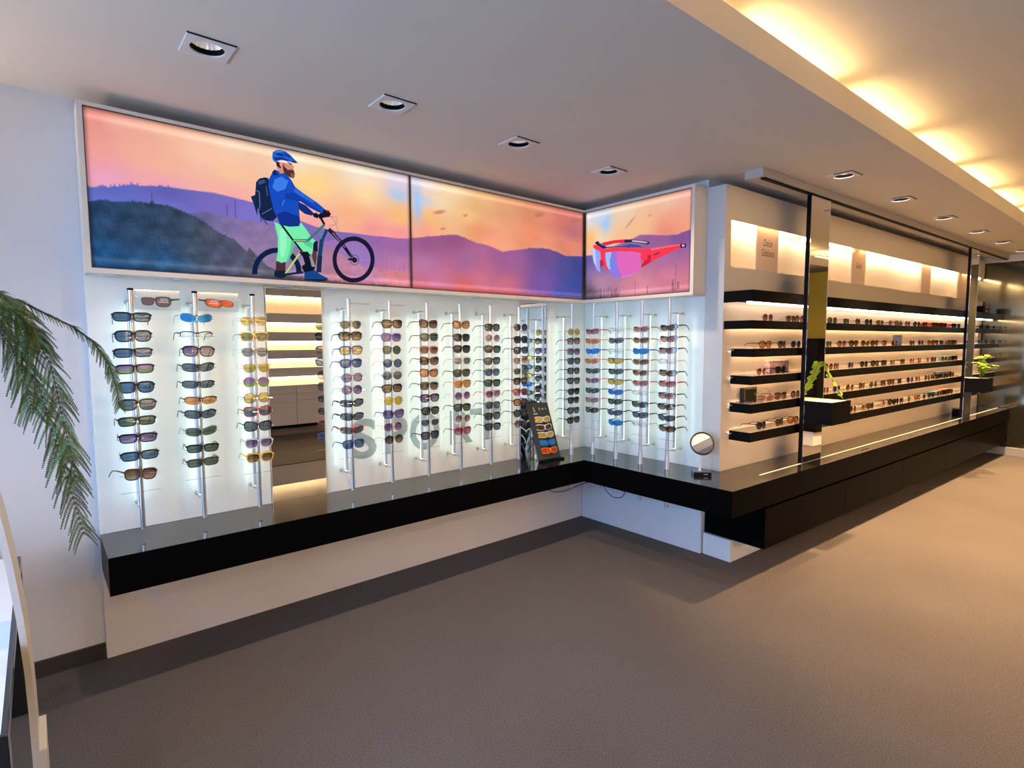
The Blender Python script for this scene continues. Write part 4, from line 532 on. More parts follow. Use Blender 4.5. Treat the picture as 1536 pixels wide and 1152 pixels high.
def proto(kind):
    pts = outline(kind); n = len(pts); cx = CX[kind]; rim = RIM[kind]; wrap = WRAP.get(kind, 1.2)
    Y = lambda x: wrap*x*x
    fr = MB(); half = kind == 'h'
    lens = {}
    for s in (-1, 1):
        P_ = [(s*(cx+x), z) for x, z in pts]
        o_ = []
        for i in range(n):
            a, d = Vector(P_[i-1]), Vector(P_[(i+1) % n]); t = (d-a).normalized(); nn = Vector((t.y, -t.x))*s
            rm = rim*(1+.75*max(0, nn.y)) if kind not in 'ra' else rim; o_.append((P_[i][0]+nn.x*rm, P_[i][1]+nn.y*rm))
        vs = []
        for (ix, iz), (ox, oz) in zip(P_, o_): vs += [(ix, Y(ix)-.0015, iz), (ox, Y(ox)-.0015, oz), (ox, Y(ox)+.002, oz), (ix, Y(ix)+.002, iz)]
        fs = []
        for i in range(n):
            j = (i+1) % n
            if half and (P_[i][1] < -.004 and P_[j][1] < -.004): continue
            for e in range(4): fs.append((4*i+e, 4*j+e, 4*j+(e+1) % 4, 4*i+(e+1) % 4))
        fr.add(vs, fs)
        c = (s*cx, Y(cx)-.001, 0)
        lens[s] = MB().add([c]+[(x, Y(x)+.0004, z) for x, z in P_], [(0, 1+i, 1+(i+1) % n) for i in range(n)]).mesh('lens', True)
        # hinge lug
        ex = s*(cx+max(x for x, z in pts)); zt = .010 if kind != 'r' else .006
        fr.tube([(ex-s*.002, Y(ex), zt), (ex+s*.0045, Y(ex)+.003, zt), (ex+s*.005, Y(ex)+.012, zt)], max(rim*1.1, .0016), 6)
    inn = cx-max(x for x, z in pts)
    br = .0018 if kind in 'ra' else .0030
    fr.tube([(-inn-.003, Y(inn), .009), (0, -.0025, .0125), (inn+.003, Y(inn), .009)], br, 6)
    if kind in 'a': fr.tube([(-inn-.006, Y(inn), .0165), (0, -.001, .0175), (inn+.006, Y(inn), .0165)], .001, 5)
    tm = {}
    thick = {'w': (.0022, .0045), 'q': (.002, .006), 'r': (.0011, .0013), 'a': (.001, .0012), 'c': (.002, .0042), 's': (.002, .0072), 'h': (.0018, .0055)}[kind]
    for s in (-1, 1):
        ex = s*(cx+max(x for x, z in pts)+.005); zt = .010 if kind != 'r' else .006; y0 = Y(ex)+.010
        path = [(ex, y0, zt, 1), (ex*.995, y0+.045, zt+.001, .9), (ex*.97, y0+.088, zt-.002, .7), (ex*.95, y0+.105, zt-.012, .75), (ex*.93, y0+.125, zt-.034, .8)]
        vs = []; 
        for x, y, z, f in path:
            hx, hz = thick[0]/1.6, thick[1]*f/1.6; vs += [(x-hx, y, z-hz), (x+hx, y, z-hz), (x+hx, y, z+hz), (x-hx, y, z+hz)]
        fs = [(4*i+e, 4*i+(e+1) % 4, 4*i+4+(e+1) % 4, 4*i+4+e) for i in range(4) for e in range(4)]+[(3, 2, 1, 0), (16, 17, 18, 19)]
        tm[s] = MB().add(vs, fs).mesh('temple')
    return dict(frame=fr.mesh('frame', False), lens=lens, temple=tm, low=min(z for x, z in pts)-rim)
PROTO = {k: proto(k) for k in 'wqracsh'}
FR = {'k': ('black', (.008, .008, .01), .25, 0), 'g': ('grey', (.10, .11, .12), .35, .2), 'b': ('blue', (.02, .06, .30), .3, 0), 't': ('tortoiseshell', (.09, .035, .015), .25, 0), 'd': ('gold wire', (.62, .44, .20), .25, 1),
      'x': ('clear', (.62, .64, .62), .2, 0), 'r': ('red', (.42, .015, .03), .3, 0), 'y': ('yellow', (.80, .50, .05), .35, 0), 'w': ('white', (.8, .8, .8), .3, 0), 'p': ('rose', (.62, .22, .22), .3, 0), 'v': ('violet', (.16, .12, .45), .3, 0),
      's': ('silver', (.6, .6, .62), .25, 1), 'o': ('orange', (.75, .25, .06), .35, 0), 'l': ('beige', (.42, .30, .20), .35, 0)}
LN = {'g': ('smoke', (.13, .16, .19), .06), 'd': ('dark', (.045, .04, .05), .05, None, (.10, .09, .10)), 'n': ('green grey', (.11, .15, .11), .06), 'b': ('blue', (.10, .17, .26), .08), 'm': ('mirrored blue', (.03, .16, .45), .25, (.05, .40, .95)), 'o': ('orange', (.70, .30, .12), .06),
      'y': ('amber', (.60, .44, .13), .08), 'v': ('violet', (.14, .09, .20), .07, None, (.34, .26, .40)), 'p': ('rose', (.28, .12, .13), .07, None, (.55, .34, .34)), 't': ('brown', (.12, .07, .045), .06, None, (.34, .22, .15)), 'c': ('clear', (.90, .93, .92), .05), 'G': ('green and violet', (.30, .14, .42), .14, (.55, .50, .70), (.28, .42, .10)), 'R': ('fiery red', (.5, .05, .02), .25, (.95, .12, .02)), 'Y': ('mirrored gold', (.5, .38, .05), .25, (.95, .70, .15))}
SHN = {'w': 'square', 'q': 'narrow', 'r': 'round', 'a': 'aviator', 'c': 'cat-eye', 's': 'sports', 'h': 'half-rim'}
def fm(k): n, c, r, me = FR[k]; return mat('frame_'+n.replace(' ', '_'), c, r, me)
def lm(k): v = LN[k]; return lens_mat('lens_'+v[0].replace(' ', '_'), *v[1:])
def pair(kind, f, l, where, loc, rot, group, scale=1.0, cat='sunglasses', word=None):
    p = PROTO[kind]; wd = word or ('glasses' if l == 'c' else 'sunglasses')
    t = thing('sunglasses' if wd == 'sunglasses' else 'glasses', '%s %s %s, %s lenses, %s' % (FR[f][0], SHN[kind], wd, LN[l][0], where), 'sunglasses', loc, 0, group)
    t.rotation_euler = rot; t.scale = (scale,)*3
    a, b = fm(f), lm(l)
    link('frame', p['frame'], a, t)
    for s in (-1, 1): link('lens', p['lens'][s], b, t); link('temple', p['temple'][s], a, t)
    return t
SPEC = {1: 'qkb wkb qkb qkG wkb wkg qkn qkv qkb wtt', 2: 'ssm hkc wkv skg hkg hko skg ssn qkn qtn', 3: 'ady wdn adb ady rdG rky crg ckg wxv wyt',
 4: 'adn wkt wby wbb rkv rkv skg skg srg wbb', 5: 'wkt wvv rkn rkb rgg wkt rdY cbv rpv rkt', 6: 'ctt wgn wpt ctt cto wgt wkv wkn wxg wkg',
 7: 'cto wkd wkd wxg wtn wdo rpv wkn rxp wrp', 8: 'wkn rxp wkn wkg wgb wkn wpv wgg wkg wkg', 9: 'rkd wkd wkg adp agn wkt wrp wko wkn rkp',
 10: 'rdy wkp wgv wkg wkg wkg wkd wkd wkg wkd', 11: 'srp soo sbm soo sgn spv sgn spG skn', 12: 'hxc sgg hxc skY skg skY svm skn skb sbm',
 13: 'spp slt sbm slt slt spp hxc skn skb hxc', 14: 'skt skp skp hxc skt srp stp skt skg skt'}
for k, sp in SPEC.items():
    if k < 10: base = Vector((PX[k], A_Y, 0)); rz = 0
    else: base = Vector((BPOS[k][0], BPOS[k][1], 0)); rz = BPOS[k][2]
    for i, (c, z) in enumerate(zip(sp.split(), PAIR_Z[k])):
        off = Vector((R_.uniform(-.004, .004), -.0265, 0)); off.rotate(Matrix.Rotation(rz, 3, 'Z'))
        zz = z+(.000 if c[0] in 'sh' else .0)
        where = '%s from top on %s pole from left' % (ORD[i], ORD[k-1])
        sc = 1.0 if c[0] not in 'qs' else (.98 if c[0] == 'q' else 1.0)
        if k == 1: sc = 1.03
        t = pair(c[0], c[1], c[2], where, base+off+Vector((0, 0, zz)), (R_.uniform(-.03, .05), R_.uniform(-.03, .03), rz+R_.uniform(-.07, .07)), 'sunglasses on the sport wall poles', sc)
        if k == 1 and i == 9: t.rotation_euler = (0, .12, .35)
# two promotion cards hung at the top of the first gaps
def promo(x, y, z, dirx, label, lensk, framek, kind):
    t = thing('promotion_card', label, 'sign', (x, y, z), 0)
    MB().bevbox(-.09, .09, -.001, .001, -.045, .045, .0008).build('acrylic_card', M_acryl, t)
    p = outline(kind); mb = MB(); ml = MB(); cxs = (-.038, .022)
    for cx_, s_ in zip(cxs, (.82, 1.05)):
        for src, k_, yy in ((mb, 1.12, -.0013), (ml, 1.0, -.0018)): src.add([(dirx*(cx_+px_*s_*k_), yy, z_*s_*k_-.006) for px_, z_ in p], [tuple(range(len(p)))])
    mb.add([(dirx*.045, -.0013, .006), (dirx*.088, -.0013, .010), (dirx*.088, -.0013, .004), (dirx*.05, -.0013, -.002)], [(0, 1, 2, 3)])
    mb.add([(dirx*-.02, -.0013, .006), (dirx*.002, -.0013, .006), (dirx*.002, -.0013, .001), (dirx*-.02, -.0013, .001)], [(0, 1, 2, 3)])
    mb.build('printed_frame', mat('printed_dark', (.02, .016, .018), .4), t); ml.build('printed_lens', lensk, t)
    tx = fit_text(text_mesh('-30%', 'printed_offer', 1), dirx*.022-.019, dirx*.022+.019, -.006, .008, -.0024); link('printed_offer', tx, M_white, t)
    MB().box(dirx*.022-.021, dirx*.022+.021, -.0024, -.0021, -.0115, -.009).build('printed_line', M_white, t)
    MB().tube([(-dirx*.092, .004, .01), (-dirx*.074, .002, .01)], .004, 8).build('clip', M_satin, t)
promo(-3.055, -.175, 1.692, 1, 'clear discount card with dark sunglasses picture beside leftmost pole', mat('printed_smoke', (.13, .09, .10), .4), 0, 'w')
g = mat('printed_fire', (.75, .10, .02), .35, noise=(30, .5, 1.6))
promo(-2.802, -.175, 1.694, -1, 'clear discount card with fiery red sports glasses picture', g, 0, 's')
# ================================================================== the shelf wall
UE = 6.055
t = thing('shelf_wall', 'long cream wall unit with lit name niche above the shelves', 'wall unit')
b = MB(); b.box(.0, UE, -.125, 0, .609, 1.993, W); b.box(.0, UE, -.125, 0, 2.296, 2.519, W); b.box(.0, .07, -.125, 0, 1.993, 2.296, W); b.box(.07, UE, -.125, -.112, 1.993, 2.296, W)
b.build('back_panel', M_cream, t)
b = MB(); q = [W(0, 0, 0), W(0, -.125, 0)]
b.prism([(.0, -1.1235), (q[0].x+.0, q[0].y), (q[0].x+.02, q[0].y+.0), (.02, -1.1235)], .609, 2.519); b.build('side_panel', mat('light_grey_side', (.60, .585, .57), .4), t)
for i in range(6): MB().tube([W(.12+i*.99, -.03, 2.284), W(.12+i*.99+.9, -.03, 2.284)], .010, 8).build('niche_tube', M_niche, t)
names = [(.391, .689, 'Dolce\nGabbana'), (1.96, 2.25, 'Gucci'), (3.70, 3.985, None), (4.94, 5.30, None)]
M_name = mat('name_panel', (.80, .72, .64), .4); nt = M_name.node_tree; tr = nt.nodes.new('ShaderNodeBsdfTranslucent'); tr.inputs[0].default_value = (.85, .72, .58, 1); mx = nt.nodes.new('ShaderNodeMixShader'); mx.inputs[0].default_value = .42
nt.links.new(nt.nodes['Principled BSDF'].outputs[0], mx.inputs[1]); nt.links.new(tr.outputs[0], mx.inputs[2]); nt.links.new(mx.outputs[0], nt.nodes['Material Output'].inputs[0])
for a, c, s in names:
    o = MB().box(a, c, -.006, .002, 1.9935, 2.2955, W).build('name_panel', M_name, t)
    if s:
        me = text_mesh(s, 'name_lettering', .5, .28, bold=.004); co = np.array([v.co[:] for v in me.vertices]); lo, hi = co.min(0), co.max(0); hw = .085 if '\n' in s else .06; hh = .06 if '\n' in s else .026; mid = (a+c)/2
        for v in me.vertices: v.co = W(mid-hw+(v.co.x-lo[0])/(hi[0]-lo[0])*2*hw, .0026, 2.155-hh+(v.co.y-lo[1])/(hi[1]-lo[1])*2*hh)
        me.update(); link('name_lettering', me, mat('pencil_grey', (.16, .14, .12), .6), o)
# shelves
SH = [('canopy shelf', 0, .205, 1.820, 1.748), ('first', .012, .2, 1.627, 1.572), ('second', .085, .165, 1.442, 1.388), ('third', .085, .165, 1.262, 1.204), ('fourth', .085, .165, 1.076, 1.014), ('fifth', .085, .165, .886, .822)]
M_shelfb = mat('black_shelf_laminate', (.005, .005, .0055), .45, spec=.05)
SL = ['black canopy shelf with light tubes, topmost on the shelf wall'] + ['black glasses shelf, %s below the black canopy' % n for n in ORD[:5]]
for i, (n, u0, d, zt, zb) in enumerate(SH):
    t = thing('wall_shelf', SL[i], 'shelf', (0, 0, 0), 0, 'black shelves on the shelf wall')
    b = MB(); b.box(u0, UE, .012, d, zt-.014, zt, W) if i > 1 else b.box(u0, UE, .001, d, zt-.014, zt, W)
    b.box(u0, UE, d-.014, d, zb, zt-.014, W); b.box(u0, u0+.014, .012 if i > 1 else .001, d-.014, zb, zt-.014, W); b.build('shelf_board', M_shelfb, t)
    if i == 0:
        b = MB(); 
        for k_ in range(6): MB().tube([W(.07+k_*.985, .13, 1.745), W(.07+k_*.985+.93, .13, 1.745)], .0085, 8).build('light_tube', M_warm, t)
        MB().box(.02, UE, .02, .185, 1.757, 1.80, W).build('soffit', M_blackm, t)
    else:
        for k_ in range(6): MB().box(u0+.03+k_*.985, u0+.03+k_*.985+.95, .014, .024, zt-.024, zt-.0145, W).build('light_strip', M_shelf, t)
    if i > 1:
        for uu in (.11, 1.5, 2.9, 4.3, 5.7): MB().tube([W(uu, 0.0005, zb+.022), W(uu, .014, zb+.022)], .008, 8).build('standoff', M_satin, t)
        MB().tube([W(.062, .001, zb+.045), W(.062, .03, zb+.045), W(.087, .03, zb+.045)], .004, 6).build('end_clip', M_satin, t)
        b = MB().box(u0, UE, .012, d-.001, zt, zt+.0015, W); b.build('top_film', mat('shelf_top_film', (.30, .27, .24), .18), t)
# glasses on the shelves
CS = {1: 'rrdt wkt wkd'.split(), }
POOL = 'rdt wtt rkd atn rpt wkd cdt rtp wto rkt wkn rvd adt wkt rdn'.split()
for k, us in SHELF_U.items():
    n, u0, d, zt, zb = SH[k]
    for i, u in enumerate(us):
        c = POOL[(i*7+k*4+(i*i) % 5) % len(POOL)]
        if (k, i) in ((5, 6), (3, 12), (3, 10)): c = 'rpp'
        if k == 1 and i > 14: c = 'wkd'
        z = zt-PROTO[c[0]]['low']+(.0017 if k > 1 else .0003)
        pair(c[0], c[1], c[2], '%s from left on %s shelf below canopy' % (ORD[i], ORD[k-1]), W(u+.0, .128, z), (R_.uniform(-.02, .02), 0, TH+R_.uniform(-.18, .12)), 'glasses on the shelf wall', .97)
# boxes on the shelves
def carton(name, label, u, v, z, w_, d, h, m, rz=0, lid=None, cat='box'):
    t = thing(name, label, cat, W(u, v, z), TH+rz); MB().bevbox(-w_/2, w_/2, -d/2, d/2, 0, h, .003).build('body', m, t)
    if lid: MB().bevbox(-w_/2-.002, w_/2+.002, -d/2-.002, d/2+.002, h*.72, h+.002, .002).build('lid', lid, t)
    return t
def blossom():
    m = mat('blossom_print', (.85, .62, .58), .5); nt = m.node_tree; b_ = nt.nodes['Principled BSDF']; tc = nt.nodes.new('ShaderNodeTexCoord'); v_ = nt.nodes.new('ShaderNodeTexVoronoi'); v_.inputs['Scale'].default_value = 55
    r = nt.nodes.new('ShaderNodeValToRGB'); r.color_ramp.elements[0].color = (.70, .10, .10, 1); r.color_ramp.elements[0].position = .12; r.color_ramp.elements[1].color = (.92, .66, .62, 1); r.color_ramp.elements[1].position = .62
    nt.links.new(tc.outputs['Object'], v_.inputs['Vector']); nt.links.new(v_.outputs['Distance'], r.inputs['Fac']); nt.links.new(r.outputs['Color'], b_.inputs['Base Color']); return m
carton('gift_box', 'pink and red floral box on the third shelf', .66, .035, 1.264, .26, .04, .088, blossom(), -.04, None)
t = carton('display_box', 'dark olive upright box with gold edges on fourth shelf', .28, .035, 1.078, .17, .035, .094, mat('olive_box', (.028, .025, .014), .5, spec=.2))
MB().box(-.080, -.074, -.0185, -.0178, .006, .088).box(.074, .080, -.0185, -.0178, .006, .088).box(-.074, .074, -.0185, -.0178, .083, .088).build('gold_rule', mat('gold_ink', (.40, .32, .14), .35), t)
t = carton('display_box', 'small grey box with gold square on second shelf', 2.80, .10, 1.444, .115, .07, .098, mat('grey_box', (.12, .12, .14), .4), .25)
MB().box(-.022, .022, -.0362, -.0352, .035, .075).build('gold_square', mat('gold_ink', (.40, .32, .14), .35), t)
carton('spectacle_case', 'orange red spectacle cases behind glasses on first shelf', 4.15, .035, 1.629, .85, .04, .05, mat('orange_red', (.80, .09, .02), .5))
carton('spectacle_case', 'pale grey flat case at right end of second shelf', 4.45, .05, 1.444, .35, .07, .035, mat('lilac_grey', (.45, .40, .45), .5))
carton('spectacle_case', 'light blue case at right end of third shelf', 4.50, .05, 1.264, .32, .07, .045, mat('sky_blue', (.18, .42, .60), .5))
carton('spectacle_case', 'dark grey cases stacked at right end of fourth shelf', 4.40, .045, 1.078, .40, .06, .055, mat('slate', (.06, .06, .07), .5), 0, mat('slate_lid', (.10, .10, .11), .5))
carton('spectacle_case', 'light blue case on the fifth shelf next to orange one', 4.12, .05, .888, .2, .07, .04, mat('sky_blue', (.18, .42, .60), .5))
carton('spectacle_case', 'orange case at right end of fifth shelf', 4.42, .045, .888, .34, .06, .045, mat('case_orange', (.85, .25, .05), .5))
carton('display_box', 'small black box on counter beside second sliding mirror', 4.82, .10, .6085, .16, .10, .075, M_blackm, .3, M_black)
t = carton('display_box', 'black box with red lettering on canopy at far end', 5.55, .10, 1.8205, .26, .10, .088, M_blackm, 0, M_blackm)
MB().box(-.03, .05, -.0535, -.0525, .066, .080).build('red_print', mat('red_print', (.7, .06, .03), .4), t); MB().box(-.01, .03, -.0512, -.0502, .02, .040).build('red_print', mat('red_print', (.7, .06, .03), .4), t)
t = pair('w', 'l', 'p', 'lying tilted before the olive box on fourth shelf', W(.36, .12, 1.10), (.5, 0, TH-.5), 'glasses on the shelf wall', .97)
# sliding mirrors with planter boxes
def sliding(u0, u1, label, lp, lf, seed):
    t = thing('sliding_mirror', label, 'mirror', W(u0, 0, .6097), TH); w_ = u1-u0
    MB().box(0, w_, -.222, -.197, 0, 1.9).build('frame', M_blackm, t); MB().box(.006, w_-.003, -.2265, -.2222, .004, 1.896).build('mirror_glass', M_mirror, t)
    b = MB(); b.box(w_-.003, w_, -.2268, -.2222, 0, 1.9); b.build('edge_strip', M_satin, t); MB().box(w_*.3, w_*.7, -.218, -.20, 1.9, 1.905).build('slider', M_dark, t)
    p = thing('planter_box', lp, 'planter', W(u0+.005, 0, .905), TH)
    b = MB(); b.box(0, .30, -.415, -.405, 0, .16); b.box(0, .01, -.405, -.228, 0, .16); b.box(.29, .30, -.405, -.228, 0, .16); b.box(.01, .29, -.405, -.228, 0, .148); b.build('box', M_blackm, p)
    MB().box(.012, .288, -.403, -.230, .148, .157).build('top_insert', mat('pale_gravel', (.55, .55, .50), .6, noise=(80, .7, 1.2)), p)
    for x in (.05, .25): MB().box(x-.018, x+.018, -.36, -.34, -.006, 0).build('bracket_clip', M_satin, p)
    return p
sliding(.69, .99, 'tall mirrored sliding panel with black edge, nearest', 'black planter box on the nearest sliding mirror', '', 1)
sliding(4.49, 4.79, 'tall mirrored sliding panel with black edge, farther one', 'black planter box on the farther sliding mirror', '', 2)
def leafy_frond(path, n, ln, wd, name, parent, m, droop=.3, tooth=0, seed=0):
    r = random.Random(seed); path = [Vector(q) for q in path]; mb = MB(); st = MB(); st.tube(path, [(.0022 if tooth != 12 else .0038)*(1-.7*i/(len(path)-1)) for i in range(len(path))], 5)
    L = [0]
    for a, b_ in zip(path[:-1], path[1:]): L.append(L[-1]+(b_-a).length)
    def at(s):
        for i in range(len(L)-1):
            if s <= L[i+1] or i == len(L)-2: f = (s-L[i])/(L[i+1]-L[i]); return path[i].lerp(path[i+1], f), (path[i+1]-path[i]).normalized()
    side0 = None
    for i in range(n):
        s = L[-1]*(.08+.92*i/(n-1)); p, t_ = at(s); f = i/(n-1)
        sz = ln*(math.sin(PI*min(1, .25+.75*(1-f)))**.6 if f > .3 else .75+.8*f*.8)*r.uniform(.85, 1.1)
        ref = Vector((0, 0, 1)) if abs(t_.z) < .75 else Vector((r.uniform(-.2, .2)+.25, -1, 0))
        sd = t_.cross(ref).normalized()
        if tooth: sd = Matrix.Rotation(r.uniform(-.8, .8), 3, t_) @ sd
        up = sd.cross(t_).normalized()
        for sg in (-1, 1):
            d = (sd*sg*(.7 if tooth else .95)+t_*(.75 if tooth else .35)+up*r.uniform(-.25, .25)).normalized()
            nd = 4 if not tooth else tooth; pts = []; rgt = d.cross(up).normalized()
            vs = [p]
            ctr = [p+d*sz*q/nd+Vector((0, 0, -1))*sz*droop*(q/nd)**2 for q in range(nd+1)]
            base = len(mb.v); vs = []
            for q in range(nd+1):
                wv = wd*sz*math.sin(PI*min(.95, .12+.88*q/nd))**.7 if q < nd else 0
                vs += [ctr[q]-rgt*wv, ctr[q], ctr[q]+rgt*wv]
            fs = []
            if not tooth:
                for q in range(nd): a = 3*q; fs += [(a, a+1, a+4, a+3), (a+1, a+2, a+5, a+4)]
                mb.add(vs, fs)
            else:           # feathered: fine leaflets either side of a thin midrib
                for q in range(nd):
                    c = ctr[q]; e = ctr[q+1]; fw = (e-c); w2 = wd*sz*(1-.75*q/nd)
                    for s2 in (-1, 1):
                        tip = c+fw*.75+rgt*s2*w2+up*r.uniform(-.2, .2)*w2; fs_ = [c, c+fw*.95, tip+fw*.35, tip]; mb.add(fs_, [(0, 1, 2, 3)])
                    mb.add([c-rgt*.0006, e-rgt*.0004, e+rgt*.0004, c+rgt*.0006], [(0, 1, 2, 3)])
    o = mb.build(name, m, parent); st.build('stem', M_stem, o); return o
f_ = thing('fern', 'single arching green fern frond on the nearest planter box', 'plant', W(.975, .375, 1.062))
leafy_frond([(0, 0, 0), (-.003, .035, .07), (-.012, .075, .14), (-.022, .105, .21), (-.03, .128, .262)], 15, .052, .30, 'frond', f_, M_leaf2, .1, 0, 3)
f_ = thing('fern', 'bushy bright green fern on the farther planter box', 'plant', W(4.66, .33, 1.062))
for i in range(13):
    A = i*2.4; rr = .06+.10*R_.random(); hh = .12+.16*R_.random(); dx, dy = math.cos(A)*rr, -abs(math.sin(A))*rr*.8+.03
    leafy_frond([(0, 0, 0), (dx*.3, dy*.3, hh*.55), (dx*.8, dy*.8, hh), (dx*1.5, dy*1.4, hh*.95)], 11, .055, .22, 'frond', f_, M_leaf2, .25, 0, i)
# ================================================================== on the counter
t = thing('vanity_mirror', 'round tilting table mirror with dark rim on black base', 'mirror', (-.158, -1.215, .608), math.radians(-50.2))
MB().bevbox(-.058, .058, -.05, .05, 0, .026, .003).build('base', M_black, t)
MB().box(.008, .034, -.0508, -.0501, .010, .015).build('base_print', M_satin, t)
b = MB(); b.tube([(-.012, -.005, .02), (-.006, -.002, .07), (.0, .004, .145)], [.0085, .0075, .0065], 12); b.build('stem', mat('pale_stem', (.72, .68, .66), .35, .2), t, True)
rt = Matrix.Translation(Vector((.004, .012, .206))) @ Matrix.Rotation(math.radians(-21.3), 4, 'X')
b = MB(); k = 48; R0, r0 = .073, .0062
vs = [(((R0+r0*math.cos(2*PI*j/8))*math.cos(2*PI*i/k)), r0*math.sin(2*PI*j/8), ((R0+r0*math.cos(2*PI*j/8))*math.sin(2*PI*i/k))) for i in range(k) for j in range(8)]
b.add([rt @ Vector(q) for q in vs], [(i*8+j, i*8+(j+1) % 8, ((i+1) % k)*8+(j+1) % 8, ((i+1) % k)*8+j) for i in range(k) for j in range(8)]); b.build('rim', mat('dark_brown_rim', (.025, .014, .012), .3), t, True)
b = MB(); b.add([rt @ Vector((.0705*math.cos(2*PI*i/k), -.001, .0705*math.sin(2*PI*i/k))) for i in range(k)], [tuple(range(k))]); b.build('mirror_glass', M_mirror, t)
b = MB(); b.add([rt @ Vector((.0705*math.cos(2*PI*i/k), .003, .0705*math.sin(2*PI*i/k))) for i in range(k)], [tuple(range(k-1, -1, -1))]); b.build('back_plate', M_blackm, t)
# easel with sports goggles
p0, p1_, p2, p3 = Vector((-.716, -.235, .609)), Vector((-.493, -.240, .609)), Vector((-.492, -.085, 1.022)), Vector((-.712, -.085, 1.034))
t = thing('goggle_easel', 'leaning black display board with five goggles before corner mirror', 'display stand', (-.6, -.2, .609)); L0 = Vector((-.6, -.2, .609))
nrm = (p1_-p0).cross(p3-p0).normalized(); th = nrm*-.005
b = MB(); qs = [p-L0 for p in (p0, p1_, p2, p3)]; b.add([q+th*0 for q in qs]+[q+th*1.6 for q in qs], [(0, 1, 2, 3), (7, 6, 5, 4), (0, 4, 5, 1), (1, 5, 6, 2), (2, 6, 7, 3), (3, 7, 4, 0)]); b.build('board', mat('charcoal_board', (.022, .025, .026), .55), t)
b = MB(); b.box(-.116, .107, -.075, -.034, 0, .012); b.tube([(-.08, -.03, .006), (-.085, .10, .004), (-.07, .112, .26)], .003, 6); b.tube([(.08, -.03, .006), (.085, .10, .004), (.07, .112, .26)], .003, 6); b.build('foot', M_blackm, t)
def onb(a, c): return p0.lerp(p1_, a).lerp(p3.lerp(p2, a), c)+nrm*.0012-L0
b = MB()
for a0, a1, c0, c1 in ((.24, .30, .90, .915), (.25, .31, .87, .885), (.26, .32, .845, .86), (.22, .40, .80, .815), (.52, .55, .885, .91), (.52, .58, .872, .88), (.66, .69, .875, .905), (.70, .72, .875, .905), (.82, .84, .88, .91), (.82, .87, .88, .887)):
    b.add([onb(a0, c0), onb(a1, c0), onb(a1, c1), onb(a0, c1)], [(0, 1, 2, 3)])
b.build('printed_marks', mat('white_print', (.7, .72, .72), .5), t)
GS = [('w', 'Y', .70), ('w', 'o', .565), ('w', 'Y', .435), ('b', 'm', .30), ('o', 'R', .165)]
for i, (f, l, c) in enumerate(GS):
    q = onb(.52, c)+L0+nrm*.020
    pt = pair('s', f, l, '%s from top on leaning display board' % ORD[i], q, (math.radians(-20), 0, -.12), 'goggles on the leaning board', 1.12, 'goggles', 'goggles')
    for s_ in (0,): pass
    MB().box(-.03, .03, .006, .0135, -.012, .012).build('foam_mount', M_blackm, pt)
# cables beneath the counter
def cable(name, label, pts, r=.0022):
    P_ = [Vector(p) for p in pts]; out = []
    for i in range(len(P_)-1):
        a, b_, c, d = P_[max(i-1, 0)], P_[i], P_[i+1], P_[min(i+2, len(P_)-1)]
        for s in range(6):
            x = s/6; out.append(.5*((2*b_)+(-a+c)*x+(2*a-5*b_+4*c-d)*x*x+(-a+3*b_-3*c+d)*x**3))
    tag(MB().tube(out+[P_[-1]], r, 6).build(name, M_dark, None, True), label, 'cable')
cable('cable', 'black cable sagging under the counter left of inner corner', [(-.50, -.01, .443), (-.40, -.012, .30), (-.25, -.02, .262), (-.06, -.06, .30), (-.05, -.2, .36), (-.06, -.3, .443)], .003)
cable('cable', 'thin black cable looping below counter right of inner corner', [(-.02, -.2, .443), (-.02, -.27, .30), (-.02, -.36, .245), (-.02, -.46, .28), (-.02, -.50, .443)])
cable('cable', 'short black cable hanging below the counter at inner corner', [(-.24, -.02, .443), (-.18, -.02, .33), (-.10, -.02, .32), (-.03, -.10, .36), (-.05, -.18, .443)])
# ================================================================== left foreground
t = thing('display_table', 'low black display table with bright glass top at left edge', 'table', (-3.58, -.215, 0))
MB().bevbox(-1.0, 0, -1.36, 0, .60, .637, .003).build('table_top', M_black, t)
MB().box(-.985, -.012, -1.348, -.012, .637, .6405).build('glass_top', mat('frosted_glass_top', (.80, .86, .92), .12, spec=.6), t)
for x in (-.97, -.03):
    for y in (-1.32, -.03): MB().bevbox(x-.03, x+.03, y-.03, y+.03, 0, .60, .003).build('leg', M_black, t)
b = MB(); b.box(-.94, -.06, -1.32, -1.30, .51, .60); b.box(-.94, -.06, -.05, -.03, .51, .60); b.box(-.035, -.02, -1.29, -.06, .52, .60); b.build('apron', M_blackm, t)
# cream bent-sheet stand next to the table
M_stand = mat('cream_sheet', (.62, .59, .53), .5)
t = thing('bent_stand', 'cream bent sheet stand with square foot at bottom left corner', 'stand', (-3.56, -1.0, 0))
prof = [(-.052, 1.06), (-.040, .98), (-.026, .86), (-.012, .70), (-.004, .55), (-.001, .42), (.0, .30)]
vs = []; n = len(prof)
for i, (x, z) in enumerate(prof):
    a = .016
    vs += [(x, -.10, z), (x, .10, z), (x+a, .10, z), (x+a, -.10, z)]
fs = [(4*i+e, 4*i+4+e, 4*i+4+(e+1) % 4, 4*i+(e+1) % 4) for i in range(n-1) for e in range(4)]+[(0, 1, 2, 3)]
MB().add(vs, fs).build('bent_sheet', M_stand, t)
b = MB(); b.bevbox(0, .034, -.10, .10, 0, .302, .002); b.build('foot', M_stand, t)
